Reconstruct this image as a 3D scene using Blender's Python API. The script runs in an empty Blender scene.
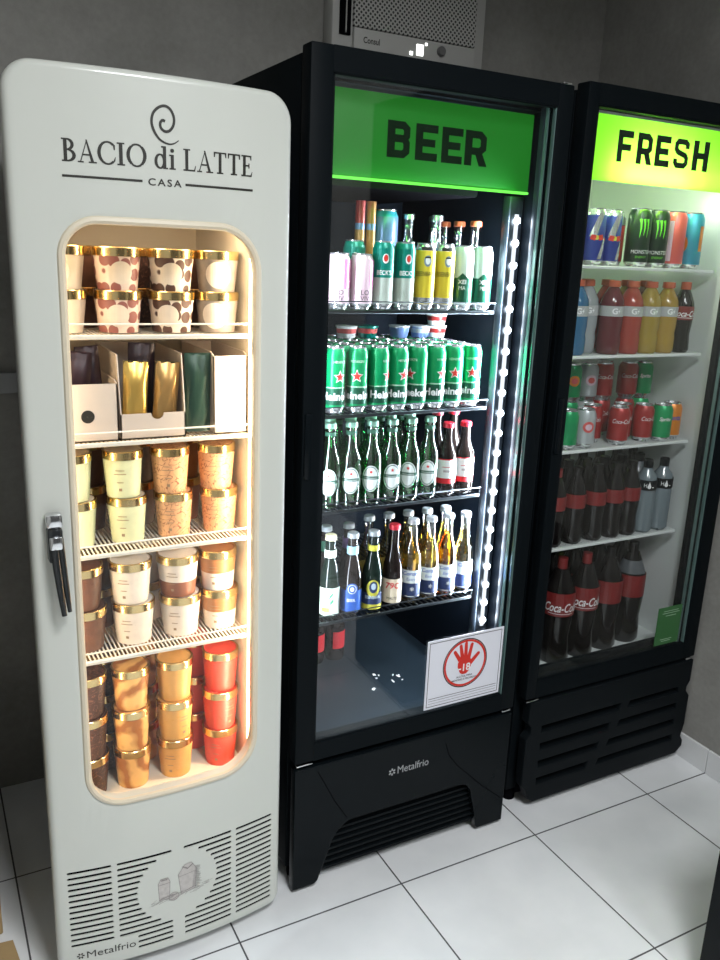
import bpy, bmesh, math, random
from mathutils import Vector, Matrix
random.seed(7)
S = bpy.context.scene
COL = S.collection
PI = math.pi
R = math.radians

# ------------------------------------------------------------------ materials
def nodes(name):
    m = bpy.data.materials.new(name); m.use_nodes = True
    nt = m.node_tree
    return m, nt, nt.nodes['Principled BSDF'], nt.nodes['Material Output']

def pm(name, col, rough=.5, metal=0., spec=.5, emis=None, es=0., noise=0., nscale=30., coat=0.):
    m, nt, b, out = nodes(name)
    b.inputs['Base Color'].default_value = (*col, 1)
    b.inputs['Roughness'].default_value = rough
    b.inputs['Metallic'].default_value = metal
    b.inputs['Specular IOR Level'].default_value = spec
    b.inputs['Coat Weight'].default_value = coat
    if emis:
        b.inputs['Emission Color'].default_value = (*emis, 1)
        b.inputs['Emission Strength'].default_value = es
    if noise:
        tc = nt.nodes.new('ShaderNodeTexCoord'); n = nt.nodes.new('ShaderNodeTexNoise')
        n.inputs['Scale'].default_value = nscale; n.inputs['Detail'].default_value = 6
        r = nt.nodes.new('ShaderNodeMixRGB')
        r.inputs[1].default_value = (*[c * (1 - noise) for c in col], 1)
        r.inputs[2].default_value = (*[min(1, c * (1 + noise)) for c in col], 1)
        nt.links.new(tc.outputs['Object'], n.inputs['Vector'])
        nt.links.new(n.outputs['Fac'], r.inputs[0])
        nt.links.new(r.outputs[0], b.inputs['Base Color'])
    return m

def glass(name, tint=(1, 1, 1), refl=1.0, rough=.02, f0=.04):
    """Clear sheet: what lies behind shows through, with a mirror reflection that grows at grazing angles."""
    m, nt, b, out = nodes(name)
    nt.nodes.remove(b)
    t = nt.nodes.new('ShaderNodeBsdfTransparent'); t.inputs[0].default_value = (*tint, 1)
    g = nt.nodes.new('ShaderNodeBsdfGlossy'); g.inputs['Roughness'].default_value = rough
    lw = nt.nodes.new('ShaderNodeLayerWeight'); lw.inputs['Blend'].default_value = .5
    p = nt.nodes.new('ShaderNodeMath'); p.operation = 'POWER'; p.inputs[1].default_value = 5
    q = nt.nodes.new('ShaderNodeMath'); q.operation = 'MULTIPLY_ADD'
    q.inputs[1].default_value = (1 - f0) * refl; q.inputs[2].default_value = f0 * refl
    mx = nt.nodes.new('ShaderNodeMixShader')
    nt.links.new(lw.outputs['Facing'], p.inputs[0]); nt.links.new(p.outputs[0], q.inputs[0])
    nt.links.new(q.outputs[0], mx.inputs[0]); nt.links.new(t.outputs[0], mx.inputs[1]); nt.links.new(g.outputs[0], mx.inputs[2])
    nt.links.new(mx.outputs[0], out.inputs[0])
    return m

def emit(name, col, s):
    m, nt, b, out = nodes(name)
    nt.nodes.remove(b)
    e = nt.nodes.new('ShaderNodeEmission'); e.inputs[0].default_value = (*col, 1); e.inputs[1].default_value = s
    nt.links.new(e.outputs[0], out.inputs[0])
    return m

def srgb(r, g, b):
    f = lambda c: (c / 255 / 12.92) if c < 10.3 else ((c / 255 + .055) / 1.055) ** 2.4
    return (f(r), f(g), f(b))

M = {}
def concrete(name, c1, c2):
    m, nt, b, out = nodes(name)
    tc = nt.nodes.new('ShaderNodeTexCoord')
    n1 = nt.nodes.new('ShaderNodeTexNoise'); n1.inputs['Scale'].default_value = 2.3; n1.inputs['Detail'].default_value = 9; n1.inputs['Roughness'].default_value = .65
    n2 = nt.nodes.new('ShaderNodeTexNoise'); n2.inputs['Scale'].default_value = 60; n2.inputs['Detail'].default_value = 4
    mm = nt.nodes.new('ShaderNodeMath'); mm.operation = 'MULTIPLY_ADD'; mm.inputs[1].default_value = .25
    cr = nt.nodes.new('ShaderNodeValToRGB')
    cr.color_ramp.elements[0].position = .35; cr.color_ramp.elements[0].color = (*c1, 1)
    cr.color_ramp.elements[1].position = .85; cr.color_ramp.elements[1].color = (*c2, 1)
    nt.links.new(tc.outputs['Object'], n1.inputs['Vector']); nt.links.new(tc.outputs['Object'], n2.inputs['Vector'])
    nt.links.new(n2.outputs['Fac'], mm.inputs[0]); nt.links.new(n1.outputs['Fac'], mm.inputs[2])
    nt.links.new(mm.outputs[0], cr.inputs[0]); nt.links.new(cr.outputs[0], b.inputs['Base Color'])
    bp = nt.nodes.new('ShaderNodeBump'); bp.inputs['Strength'].default_value = .12; bp.inputs['Distance'].default_value = .01
    nt.links.new(mm.outputs[0], bp.inputs['Height']); nt.links.new(bp.outputs[0], b.inputs['Normal'])
    b.inputs['Roughness'].default_value = .75
    return m
M['concrete'] = concrete('concrete_plaster', (.19, .187, .172), (.36, .353, .333))

def tile_floor():
    m, nt, b, out = nodes('white_floor_tile')
    tc = nt.nodes.new('ShaderNodeTexCoord'); sp = nt.nodes.new('ShaderNodeSeparateXYZ')
    nt.links.new(tc.outputs['Object'], sp.inputs[0])
    ms = []
    for ax in ('X', 'Y'):
        d = nt.nodes.new('ShaderNodeMath'); d.operation = 'DIVIDE'; d.inputs[1].default_value = .45
        a = nt.nodes.new('ShaderNodeMath'); a.operation = 'ADD'; a.inputs[1].default_value = .5
        f = nt.nodes.new('ShaderNodeMath'); f.operation = 'FRACT'
        s = nt.nodes.new('ShaderNodeMath'); s.operation = 'SUBTRACT'; s.inputs[1].default_value = .5
        ab = nt.nodes.new('ShaderNodeMath'); ab.operation = 'ABSOLUTE'
        l = nt.nodes.new('ShaderNodeMath'); l.operation = 'LESS_THAN'; l.inputs[1].default_value = .0048
        nt.links.new(sp.outputs[ax], d.inputs[0]); nt.links.new(d.outputs[0], a.inputs[0]); nt.links.new(a.outputs[0], f.inputs[0])
        nt.links.new(f.outputs[0], s.inputs[0]); nt.links.new(s.outputs[0], ab.inputs[0]); nt.links.new(ab.outputs[0], l.inputs[0])
        ms.append(l)
    mx = nt.nodes.new('ShaderNodeMath'); mx.operation = 'MAXIMUM'
    nt.links.new(ms[0].outputs[0], mx.inputs[0]); nt.links.new(ms[1].outputs[0], mx.inputs[1])
    n = nt.nodes.new('ShaderNodeTexNoise'); n.inputs['Scale'].default_value = 5; n.inputs['Detail'].default_value = 8
    cr = nt.nodes.new('ShaderNodeValToRGB')
    cr.color_ramp.elements[0].position = .3; cr.color_ramp.elements[0].color = (.70, .72, .74, 1)
    cr.color_ramp.elements[1].position = .7; cr.color_ramp.elements[1].color = (.80, .815, .83, 1)
    nt.links.new(tc.outputs['Object'], n.inputs['Vector']); nt.links.new(n.outputs['Fac'], cr.inputs[0])
    c = nt.nodes.new('ShaderNodeMixRGB'); c.inputs[2].default_value = (.07, .07, .075, 1)
    nt.links.new(mx.outputs[0], c.inputs[0]); nt.links.new(cr.outputs[0], c.inputs[1]); nt.links.new(c.outputs[0], b.inputs['Base Color'])
    rr = nt.nodes.new('ShaderNodeMath'); rr.operation = 'MULTIPLY_ADD'; rr.inputs[1].default_value = .5; rr.inputs[2].default_value = .22
    nt.links.new(mx.outputs[0], rr.inputs[0]); nt.links.new(rr.outputs[0], b.inputs['Roughness'])
    bp = nt.nodes.new('ShaderNodeBump'); bp.invert = True; bp.inputs['Strength'].default_value = .4; bp.inputs['Distance'].default_value = .002
    nt.links.new(mx.outputs[0], bp.inputs['Height']); nt.links.new(bp.outputs[0], b.inputs['Normal'])
    return m
M['floor'] = tile_floor()
M['white_tile'] = pm('white_baseboard_tile', (.72, .73, .74), .25, noise=.04, nscale=8)
M['ceiling'] = pm('ceiling_paint', (.6, .6, .59), .8, noise=.03)
M['enamel'] = pm('white_enamel', (.59, .61, .565), .3, noise=.02, nscale=3, coat=.3)
M['cream'] = pm('cream_gasket', (.66, .59, .46), .45)
M['liner'] = pm('cream_liner', (.75, .66, .53), .5, noise=.03)
M['wire'] = pm('white_wire', (.85, .80, .70), .4)
M['black'] = pm('black_satin', (.004, .006, .0075), .5, 0, .05, noise=.1, nscale=4)
M['gloss'] = pm('black_gloss', (.004, .006, .0075), .2, 0, .10, noise=.1, nscale=4)
M['matte'] = pm('black_plastic', (.005, .007, .0085), .5, 0, .08, noise=.1, nscale=20)
M['void'] = pm('dark_recess', (.004, .004, .005), .9, 0, 0)  # also serves as the shade painted inside the vent slots
M['darkliner'] = pm('dark_liner', (.005, .008, .013), .5, 0, .08, noise=.1, nscale=5)
M['darkfloor'] = pm('dark_grey_cooler_floor', (.017, .026, .035), .35, 0, .3, noise=.15, nscale=6)
M['mullion'] = pm('grey_mullion', (.03, .04, .055), .35, .2)
M['chrome'] = pm('chrome', (.75, .76, .78), .15, 1)
M['darksteel'] = pm('dark_steel', (.07, .08, .09), .3, 1)
M['steel'] = pm('steel', (.55, .57, .6), .3, 1)
M['darkchrome'] = pm('dark_chrome', (.06, .065, .07), .16, .7)
M['ink'] = pm('black_ink', (.018, .017, .013), .5)
M['lamp'] = emit('warm_led', (1, .72, .40), 14)
M['led'] = emit('cold_led', (.85, .92, 1), 30)
M['whiteliner'] = pm('white_liner', (.72, .76, .75), .4, noise=.02, nscale=5)
M['glass'] = glass('door_glass', (.97, .98, .98))
M['glassedge'] = pm('glass_edge', (.12, .20, .19), .15, .2)
M['paper'] = pm('white_paper', (.72, .73, .80), .6)
M['red'] = pm('red_print', (.62, .03, .02), .5)
M['white'] = pm('white_print', (.85, .86, .86), .5)
M['silver'] = pm('aluminium', (.78, .8, .82), .25, .9)
M['gold'] = pm('gold_foil', (.86, .64, .30), .2, 1)
M['card'] = pm('brown_cardboard', (.36, .25, .12), .8, noise=.12, nscale=25)
M['acwhite'] = pm('ac_plastic', (.48, .48, .46), .5)
M['greensign'] = pm('green_sign_print', (.006, .075, .01), .5, 0, .15, emis=(.03, .42, .03), es=.33)
M['greenedge'] = emit('lit_green_edge', (.18, 1, .10), 1.5)
M['signink'] = pm('sign_ink', (.003, .016, .005), .6, 0, .08)
M['stickergreen'] = pm('green_sticker', (.03, .12, .035), .5)

# ------------------------------------------------------------------ mesh builder
class MB:
    def __init__(self):
        self.bm = bmesh.new(); self.mats = []; self.mi = 0
    def mat(self, m):
        m = M[m] if isinstance(m, str) else m
        if m not in self.mats: self.mats.append(m)
        self.mi = self.mats.index(m); return self
    def face(self, vs):
        try:
            f = self.bm.faces.new(vs); f.material_index = self.mi; return f
        except ValueError:
            return None
    def box(self, x0, x1, y0, y1, z0, z1, bevel=0., seg=2):
        vs = [self.bm.verts.new(p) for p in ((x0,y0,z0),(x1,y0,z0),(x1,y1,z0),(x0,y1,z0),(x0,y0,z1),(x1,y0,z1),(x1,y1,z1),(x0,y1,z1))]
        fs = [self.face([vs[i] for i in q]) for q in ((0,3,2,1),(4,5,6,7),(0,1,5,4),(1,2,6,5),(2,3,7,6),(3,0,4,7))]
        if bevel:
            es = list({e for f in fs for e in f.edges})
            r = bmesh.ops.bevel(self.bm, geom=es, offset=bevel, segments=seg, affect='EDGES', profile=.5)
            for f in r['faces']: f.material_index = self.mi
        return self
    def lathe(self, prof, n=24, c=(0, 0, 0), mats=None):
        """prof: (r, z) pairs; mats: one material per segment"""
        rings = []
        for r, z in prof:
            if r < 1e-6: rings.append([self.bm.verts.new((c[0], c[1], c[2] + z))])
            else: rings.append([self.bm.verts.new((c[0] + r * math.cos(2*PI*i/n), c[1] + r * math.sin(2*PI*i/n), c[2] + z)) for i in range(n)])
        for k in range(len(rings) - 1):
            if mats: self.mat(mats[k])
            a, b = rings[k], rings[k + 1]
            for i in range(n):
                j = (i + 1) % n
                if len(a) == 1 and len(b) == 1: continue
                if len(a) == 1: self.face([a[0], b[j], b[i]])
                elif len(b) == 1: self.face([a[i], a[j], b[0]])
                else: self.face([a[i], a[j], b[j], b[i]])
        return self
    def tube(self, pts, r, n=8, closed=False, cap=True):
        pts = [Vector(p) for p in pts]; rings = []; N = len(pts)
        rr = r if isinstance(r, (list, tuple)) else [r] * N
        up = None
        for i in range(N):
            if closed: t = (pts[(i + 1) % N] - pts[i - 1])
            else: t = pts[min(i + 1, N - 1)] - pts[max(i - 1, 0)]
            t.normalize()
            if up is None:
                up = Vector((0, 0, 1)) if abs(t.z) < .9 else Vector((1, 0, 0))
            a = t.cross(up)
            if a.length < 1e-4: a = t.orthogonal()
            a.normalize(); b = a.cross(t).normalized(); up = b
            rings.append([self.bm.verts.new(pts[i] + rr[i] * (a * math.cos(2*PI*k/n) + b * math.sin(2*PI*k/n))) for k in range(n)])
        for i in range(N if closed else N - 1):
            a, b = rings[i], rings[(i + 1) % N]
            for k in range(n):
                self.face([a[k], b[k], b[(k + 1) % n], a[(k + 1) % n]])
        if cap and not closed:
            self.face(rings[0]); self.face(rings[-1][::-1])
        return self
    def prism(self, poly, y0, y1):
        """poly in (x, z), extruded from y0 to y1"""
        a = [self.bm.verts.new((x, y0, z)) for x, z in poly]; b = [self.bm.verts.new((x, y1, z)) for x, z in poly]
        self.face(a); self.face(b[::-1]); n = len(poly)
        for i in range(n): self.face([a[i], b[i], b[(i + 1) % n], a[(i + 1) % n]])
        return self
    def flat(self, tris, fn):
        """tris: list of polygons in 2D mapped through fn"""
        for k, poly in enumerate(tris):
            f = self.face([self.bm.verts.new(fn(*p)) for p in poly])
            if f:                                        # overlapping strokes must not lie in exactly one plane
                f.normal_update(); d = f.normal * ((k % 9) * 1.6e-5) * (-1 if f.normal.y > 0 else 1)
                for v in f.verts: v.co += d
        return self
    def xform(self, mat):
        bmesh.ops.transform(self.bm, matrix=mat, verts=self.bm.verts); return self
    def build(self, name, parent=None, smooth=35, loc=None):
        bmesh.ops.recalc_face_normals(self.bm, faces=self.bm.faces)
        me = bpy.data.meshes.new(name); self.bm.to_mesh(me); self.bm.free()
        for m in self.mats: me.materials.append(m)
        if smooth:
            me.polygons.foreach_set('use_smooth', [True] * len(me.polygons))
            me.set_sharp_from_angle(angle=R(smooth))
        o = bpy.data.objects.new(name, me); COL.objects.link(o)
        if parent: o.parent = parent
        if loc: o.location = loc
        return o

def thing(name, label, cat, loc=(0, 0, 0), group=None, rz=0.):
    o = bpy.data.objects.new(name, None); COL.objects.link(o)
    o.location = loc; o.rotation_euler = (0, 0, rz); o.empty_display_size = .05
    o['label'] = label; o['category'] = cat
    if group: o['group'] = group
    return o
def tag(o, label, cat, group=None):
    o['label'] = label; o['category'] = cat
    if group: o['group'] = group
    return o
def struct(o): o['kind'] = 'structure'; return o
def dup(root, label, loc, rz=None, group=None):
    r = root.copy(); COL.objects.link(r); r.location = loc
    if rz is not None: r.rotation_euler = (0, 0, rz)
    r['label'] = label
    if group: r['group'] = group
    for ch in list(root.children):
        c = ch.copy(); COL.objects.link(c); c.parent = r
        for g in list(ch.children):
            d = g.copy(); COL.objects.link(d); d.parent = c
    return r

# ------------------------------------------------------------------ lettering
def text_polys(s, size=1., shear=0., align='LEFT', spacing=1., bold=0.):
    cu = bpy.data.curves.new('lettering', 'FONT'); cu.body = s; cu.size = size; cu.shear = shear
    cu.align_x = align; cu.space_character = spacing; cu.resolution_u = 3; cu.offset = bold
    ob = bpy.data.objects.new('lettering', cu); COL.objects.link(ob)
    dg = bpy.context.evaluated_depsgraph_get(); dg.update()
    me = ob.evaluated_get(dg).to_mesh()
    polys = [[(me.vertices[v].co.x, me.vertices[v].co.y) for v in p.vertices] for p in me.polygons]
    ob.evaluated_get(dg).to_mesh_clear()
    bpy.data.objects.remove(ob); bpy.data.curves.remove(cu)
    return polys
def fit(polys, x0, x1, z0, z1):
    xs = [p[0] for q in polys for p in q]; zs = [p[1] for q in polys for p in q]
    a, b, c, d = min(xs), max(xs), min(zs), max(zs)
    return [[(x0 + (x - a) / (b - a) * (x1 - x0), z0 + (z - c) / (d - c) * (z1 - z0)) for x, z in q] for q in polys]
def ribbon(pts, w, closed=False):
    """a stroke of width w (or a width per point) as quads, with mitred joints"""
    n = len(pts); ws = w if isinstance(w, (list, tuple)) else [w] * n
    L, Rr = [], []
    for i in range(n):
        p = Vector(pts[i])
        d1 = (p - Vector(pts[i - 1])) if (closed or i > 0) else None
        d2 = (Vector(pts[(i + 1) % n]) - p) if (closed or i < n - 1) else None
        if d1 is None: d1 = d2
        if d2 is None: d2 = d1
        d1 = d1.normalized(); d2 = d2.normalized()
        n1 = Vector((-d1.y, d1.x)); n2 = Vector((-d2.y, d2.x)); m = (n1 + n2)
        m = m.normalized() if m.length > 1e-6 else n1
        k = ws[i] / 2 / max(.4, m.dot(n1))
        L.append(tuple(p + m * k)); Rr.append(tuple(p - m * k))
    q = []
    for i in range(n if closed else n - 1):
        j = (i + 1) % n
        q.append([L[i], L[j], Rr[j], Rr[i]])
    return q
def oval(cx, cz, rx, rz, wx, wz, a0=0, a1=360, n=28):
    q = []
    for i in range(n):
        t0 = R(a0 + (a1 - a0) * i / n); t1 = R(a0 + (a1 - a0) * (i + 1) / n)
        o = lambda t: (cx + rx * math.cos(t), cz + rz * math.sin(t))
        k = lambda t: (cx + (rx - wx) * math.cos(t), cz + (rz - wz) * math.sin(t))
        q.append([o(t0), o(t1), k(t1), k(t0)])
    return q
def rect(x0, x1, z0, z1): return [(x0, z0), (x1, z0), (x1, z1), (x0, z1)]
def disc(cx, cz, rx, rz, n=28): return [[(cx + rx*math.cos(2*PI*i/n), cz + rz*math.sin(2*PI*i/n)), (cx + rx*math.cos(2*PI*(i+1)/n), cz + rz*math.sin(2*PI*(i+1)/n)), (cx, cz)] for i in range(n)]
def star(cx, cz, r, n=5, k=.42):
    p = [(cx + (r if i % 2 == 0 else r*k) * math.sin(PI*i/n), cz + (r if i % 2 == 0 else r*k) * math.cos(PI*i/n)) for i in range(2*n)]
    return [[p[i], p[(i+1) % (2*n)], (cx, cz)] for i in range(2*n)]
def shift(polys, dx, dz, s=1.): return [[(x*s + dx, z*s + dz) for x, z in q] for q in polys]

SERIF = {   # thick and thin strokes, cap height 1: (advance, polygons)
    'B': (.62, [rect(.10,.22,0,1), rect(.02,.22,0,.04), rect(.02,.22,.96,1)] + oval(.24,.75,.27,.25,.11,.045,-90,90) + oval(.24,.27,.34,.27,.12,.045,-90,90) + [rect(.2,.26,.5,.545), rect(.2,.26,.955,1), rect(.2,.26,0,.045)]),
    'A': (.76, [[(.08,0),(.13,0),(.40,1),(.36,1)], [(.54,0),(.68,0),(.41,1),(.35,1)], rect(.2,.56,.32,.365), rect(0,.22,0,.035), rect(.46,.78,0,.035)]),
    'C': (.78, oval(.45,.5,.43,.52,.12,.05,48,312) + [[(.70,.86),(.76,.86),(.76,.66),(.735,.66)], [(.70,.14),(.76,.16),(.78,.32),(.755,.32)]]),
    'I': (.36, [rect(.12,.25,0,1), rect(.03,.34,0,.04), rect(.03,.34,.96,1)]),
    'O': (.92, oval(.46,.5,.44,.52,.13,.05)),
    'd': (.62, oval(.27,.33,.25,.34,.11,.05) + [rect(.42,.54,0,1.02), rect(.34,.44,.97,1.02), rect(.5,.62,0,.04)]),
    'i': (.34, [rect(.10,.22,0,.66), rect(.03,.3,0,.04), rect(.03,.14,.62,.66)] + disc(.16,.86,.075,.075)),
    'L': (.62, [rect(.11,.23,0,1), rect(.02,.33,.96,1), rect(.02,.55,0,.045), [(.51,0),(.56,0),(.60,.24),(.57,.24)]]),
    'T': (.66, [rect(.27,.39,0,1), rect(.18,.48,0,.04), rect(.02,.64,.955,1), [(.02,1),(.08,1),(.05,.78),(.02,.78)], [(.58,1),(.64,1),(.64,.78),(.61,.78)]]),
    'E': (.58, [rect(.11,.23,0,1), rect(.02,.53,.955,1), rect(.02,.55,0,.045), rect(.2,.42,.49,.535), rect(.40,.43,.4,.62), [(.48,1),(.53,1),(.53,.80),(.505,.80)], [(.5,0),(.55,0),(.59,.22),(.56,.22)]]),
    ' ': (.22, []),
}
def serif_text(s):
    x = 0; out = []; d = .014
    for ch in s:
        adv, ps = SERIF[ch]
        for q in ps:
            cx = sum(p[0] for p in q) / len(q); cz = sum(p[1] for p in q) / len(q)
            out.append([(px + x + math.copysign(d, px - cx), pz + math.copysign(d, pz - cz)) for px, pz in q])
        x += adv + .06
    return out
W_ = .25
BLOCK = {   # heavy condensed capitals, 0.76 wide and 1 high
    'B': ribbon([(.13,0),(.13,1)], W_) + ribbon([(.13,.89),(.52,.89),(.63,.80),(.63,.62),(.55,.53),(.13,.53)], .21) + ribbon([(.13,.53),(.55,.53),(.63,.42),(.63,.2),(.52,.11),(.13,.11)], .21),
    'E': ribbon([(.13,0),(.13,1)], W_) + [rect(.13,.76,0,.22), rect(.13,.76,.78,1), rect(.13,.68,.39,.6)],
    'R': ribbon([(.13,0),(.13,1)], W_) + ribbon([(.13,.89),(.52,.89),(.64,.79),(.64,.52),(.52,.42),(.13,.42)], .21) + [[(.34,.4),(.6,.4),(.80,0),(.52,0)]],
    'F': ribbon([(.13,0),(.13,1)], W_) + [rect(.13,.76,.78,1), rect(.13,.68,.37,.58)],
    'S': ribbon([(.66,.68),(.66,.82),(.56,.89),(.2,.89),(.12,.8),(.12,.64),(.2,.55),(.58,.45),(.66,.36),(.66,.2),(.56,.11),(.2,.11),(.12,.2),(.12,.32)], .185),
    'H': ribbon([(.13,0),(.13,1)], W_) + ribbon([(.65,0),(.65,1)], W_) + [rect(.13,.65,.4,.61)],
}
def cyl(r, z0=0., a0=0.):
    """maps a flat (arc length, height) point onto the front of a can of radius r"""
    return lambda x, z: ((r + .0004) * math.sin(a0 + x / r), -(r + .0004) * math.cos(a0 + x / r), z0 + z)
def refine(polys, step=.006):
    """cuts long flat polygons into strips so that they follow a curve"""
    out = []
    for q in polys:
        xs = [p[0] for p in q]
        if max(xs) - min(xs) <= step * 1.5: out.append(q); continue
        k = math.floor(min(xs) / step) * step
        while k < max(xs):
            s = [tuple(p) for p in q]
            for lim, sg in ((k, 1), (k + step, -1)):
                o = []
                for i in range(len(s)):
                    a, b = s[i], s[(i + 1) % len(s)]
                    ia, ib = (a[0] - lim) * sg >= 0, (b[0] - lim) * sg >= 0
                    if ia: o.append(a)
                    if ia != ib:
                        t = (lim - a[0]) / (b[0] - a[0]); o.append((lim, a[1] + t * (b[1] - a[1])))
                s = o
                if not s: break
            if len(s) >= 3:
                u = [s[i] for i in range(len(s)) if (abs(s[i][0]-s[i-1][0]) + abs(s[i][1]-s[i-1][1])) > 1e-7]
                if len(u) >= 3: out.append(u)
            k += step
    return out

# ------------------------------------------------------------------ room
def slab(name, *b, mat='concrete'):
    mb = MB().mat(mat); mb.box(*b); return struct(mb.build(name, smooth=0))
XL, XR, YB, YF, ZC = -1.32, 1.169, .86, -3.6, 2.9
slab('floor', XL - .1, XR + .1, YF - .1, YB + .1, -.1, 0, mat='floor')
slab('wall_back', XL - .1, XR + .1, YB, YB + .1, 0, ZC)
slab('wall_right', XR, XR + .1, YF, YB, 0, ZC)
slab('wall_left', XL - .1, XL, YF, YB, 0, ZC)
M['darkwall'] = concrete('dark_plaster', (.035, .035, .035), (.06, .06, .058))
slab('wall_front', XL - .1, XR + .1, YF - .1, YF, 0, ZC, mat='darkwall')
slab('ceiling', XL - .1, XR + .1, YF - .1, YB + .1, ZC, ZC + .1, mat='ceiling')
mb = MB().mat(pm('added_door_dark', (.018, .015, .013), .6, 0, .2, noise=.2, nscale=9)); mb.box(XR - .03, XR - .001, -2.25, -.905, .002, 2.33, .004); d1 = struct(mb.build('added_door'))  # unseen door, added to darken reflections in the cooler glass
mb = MB().mat('steel'); mb.tube([(XR - .032, -1.12, 1.02), (XR - .07, -1.12, 1.02), (XR - .07, -1.24, 1.02)], .009, 10); mb.build('added_door_handle', d1)
mb = MB().mat('white_tile')
for k in range(-8, 2):                                   # skirting tiles, joints in line with the floor
    if -2.3 < k * .45 < -.95: continue
    y1 = min(YB, k * .45 + .45 - .0015)
    mb.box(XR - .009, XR, k * .45 + .0015, y1, 0, .086, .0015, 1)
struct(mb.build('baseboard_right', smooth=0))
mb = MB().mat(pm('grey_duct_plastic', (.36, .37, .38), .5)); mb.box(XL, -.35, YB - .025, YB, 1.203, 1.258, .004)
struct(mb.build('trim_1'))

# ceiling lights (real lamps in round housings)
def downlight(x, y, power, label):
    t = thing('ceiling_light', label, 'ceiling light', (x, y, ZC - .03), 'square ceiling light panels')
    mb = MB().mat('white'); mb.box(-.31, .31, -.31, .31, .012, .03, .004); mb.build('housing', t)
    mb = MB().mat(emit('light_diffuser', (1, .98, .95), 3)); mb.box(-.28, .28, -.28, .28, .0, .011); mb.build('diffuser', t)
    l = bpy.data.lights.new('panel_light', 'AREA'); l.shape = 'SQUARE'; l.size = .55; l.energy = power; l.color = (.965, .985, 1); l.spread = R(165)
    o = bpy.data.objects.new('panel_light', l); COL.objects.link(o); o.parent = t; o.location = (0, 0, -.004)
downlight(-.40, -1.6, 50, 'square white ceiling panel nearer the three coolers')
downlight(.2, -2.6, 34, 'square white ceiling panel farther from the coolers')

def arealight(name, loc, rot, sx, sy, e, col, parent=None, spread=180):
    l = bpy.data.lights.new(name, 'AREA'); l.shape = 'RECTANGLE'; l.size = sx; l.size_y = sy; l.energy = e; l.color = col; l.spread = R(spread)
    o = bpy.data.objects.new(name, l); COL.objects.link(o); o.location = loc; o.rotation_euler = rot
    if parent: o.parent = parent
    return o
def aim(v): return Vector(v).to_track_quat('-Z', 'Y').to_euler()

# ------------------------------------------------------------------ ice cream freezer
BX0, BX1, BXC, BHW = -.850, -.326, -.588, .262
def ybow(x): return .058 - .029 * (1 - min(1, ((x - BXC) / BHW) ** 2))
def bowmap(off): return lambda x, z: (x, ybow(x) + off, z)
def rrect(x0, x1, z0, z1, r, n=10):
    p = []
    rr = r if isinstance(r, (list, tuple)) else [r] * 4           # bl, br, tr, tl
    for (cx, cz, a, q) in ((x0 + rr[0], z0 + rr[0], 180, rr[0]), (x1 - rr[1], z0 + rr[1], 270, rr[1]), (x1 - rr[2], z1 - rr[2], 0, rr[2]), (x0 + rr[3], z1 - rr[3], 90, rr[3])):
        p += [(cx + q * math.cos(R(a + 90 * i / n)), cz + q * math.sin(R(a + 90 * i / n))) for i in range(n + 1)]
    return p
fz = thing('ice_cream_freezer', 'tall white display freezer full of ice cream tubs with a rounded lit window', 'freezer', (0, 0, 0))
def FL(mb, name, parent=fz, **k): return mb.build(name, parent, **k)
# cabinet: side, top, back and bottom panels
mb = MB().mat('enamel')
def plan(mb, pts, z0, z1):
    a = [mb.bm.verts.new((x, y, z0)) for x, y in pts]; b = [mb.bm.verts.new((x, y, z1)) for x, y in pts]
    mb.face(a[::-1]); mb.face(b)
    for i in range(len(pts)): mb.face([a[i], a[(i+1) % len(pts)], b[(i+1) % len(pts)], b[i]])
plan(mb, [(-.820, .0985), (-.812, .0985), (-.786, .62), (-.786, .66), (-.794, .66)], .03, 1.875); plan(mb, [(-.356, .0985), (-.340, .0985), (-.366, .66), (-.388, .66), (-.388, .62)], .03, 1.875)
mb.box(-.786, -.388, .0985, .66, 1.69, 1.874); mb.box(-.786, -.388, .62, .659, .03, 1.69); mb.box(-.786, -.388, .34, .62, .03, .06)
cabinet = FL(mb, 'cabinet')
mb = MB().mat('void'); mb.box(-.808, -.376, .1005, .11, .03, .34); mb.box(-.79, -.376, .11, .34, .03, .34); mb.build('machine_bay_shade', cabinet)  # black fill behind the vent slots, standing in for the bay's shade
mb = MB().mat('liner')
plan(mb, [(-.809, .099), (-.8055, .099), (-.7865, .488), (-.790, .488)], .385, 1.68); mb.box(-.388, -.376, .085, .488, .385, 1.68); mb.box(-.788, -.376, .488, .5, .355, 1.68)
plan(mb, [(-.809, .099), (-.376, .099), (-.376, .488), (-.790, .488)], .355, .385); plan(mb, [(-.809, .099), (-.376, .099), (-.376, .488), (-.790, .488)], 1.664, 1.68)
FL(mb, 'inner_liner')
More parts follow.
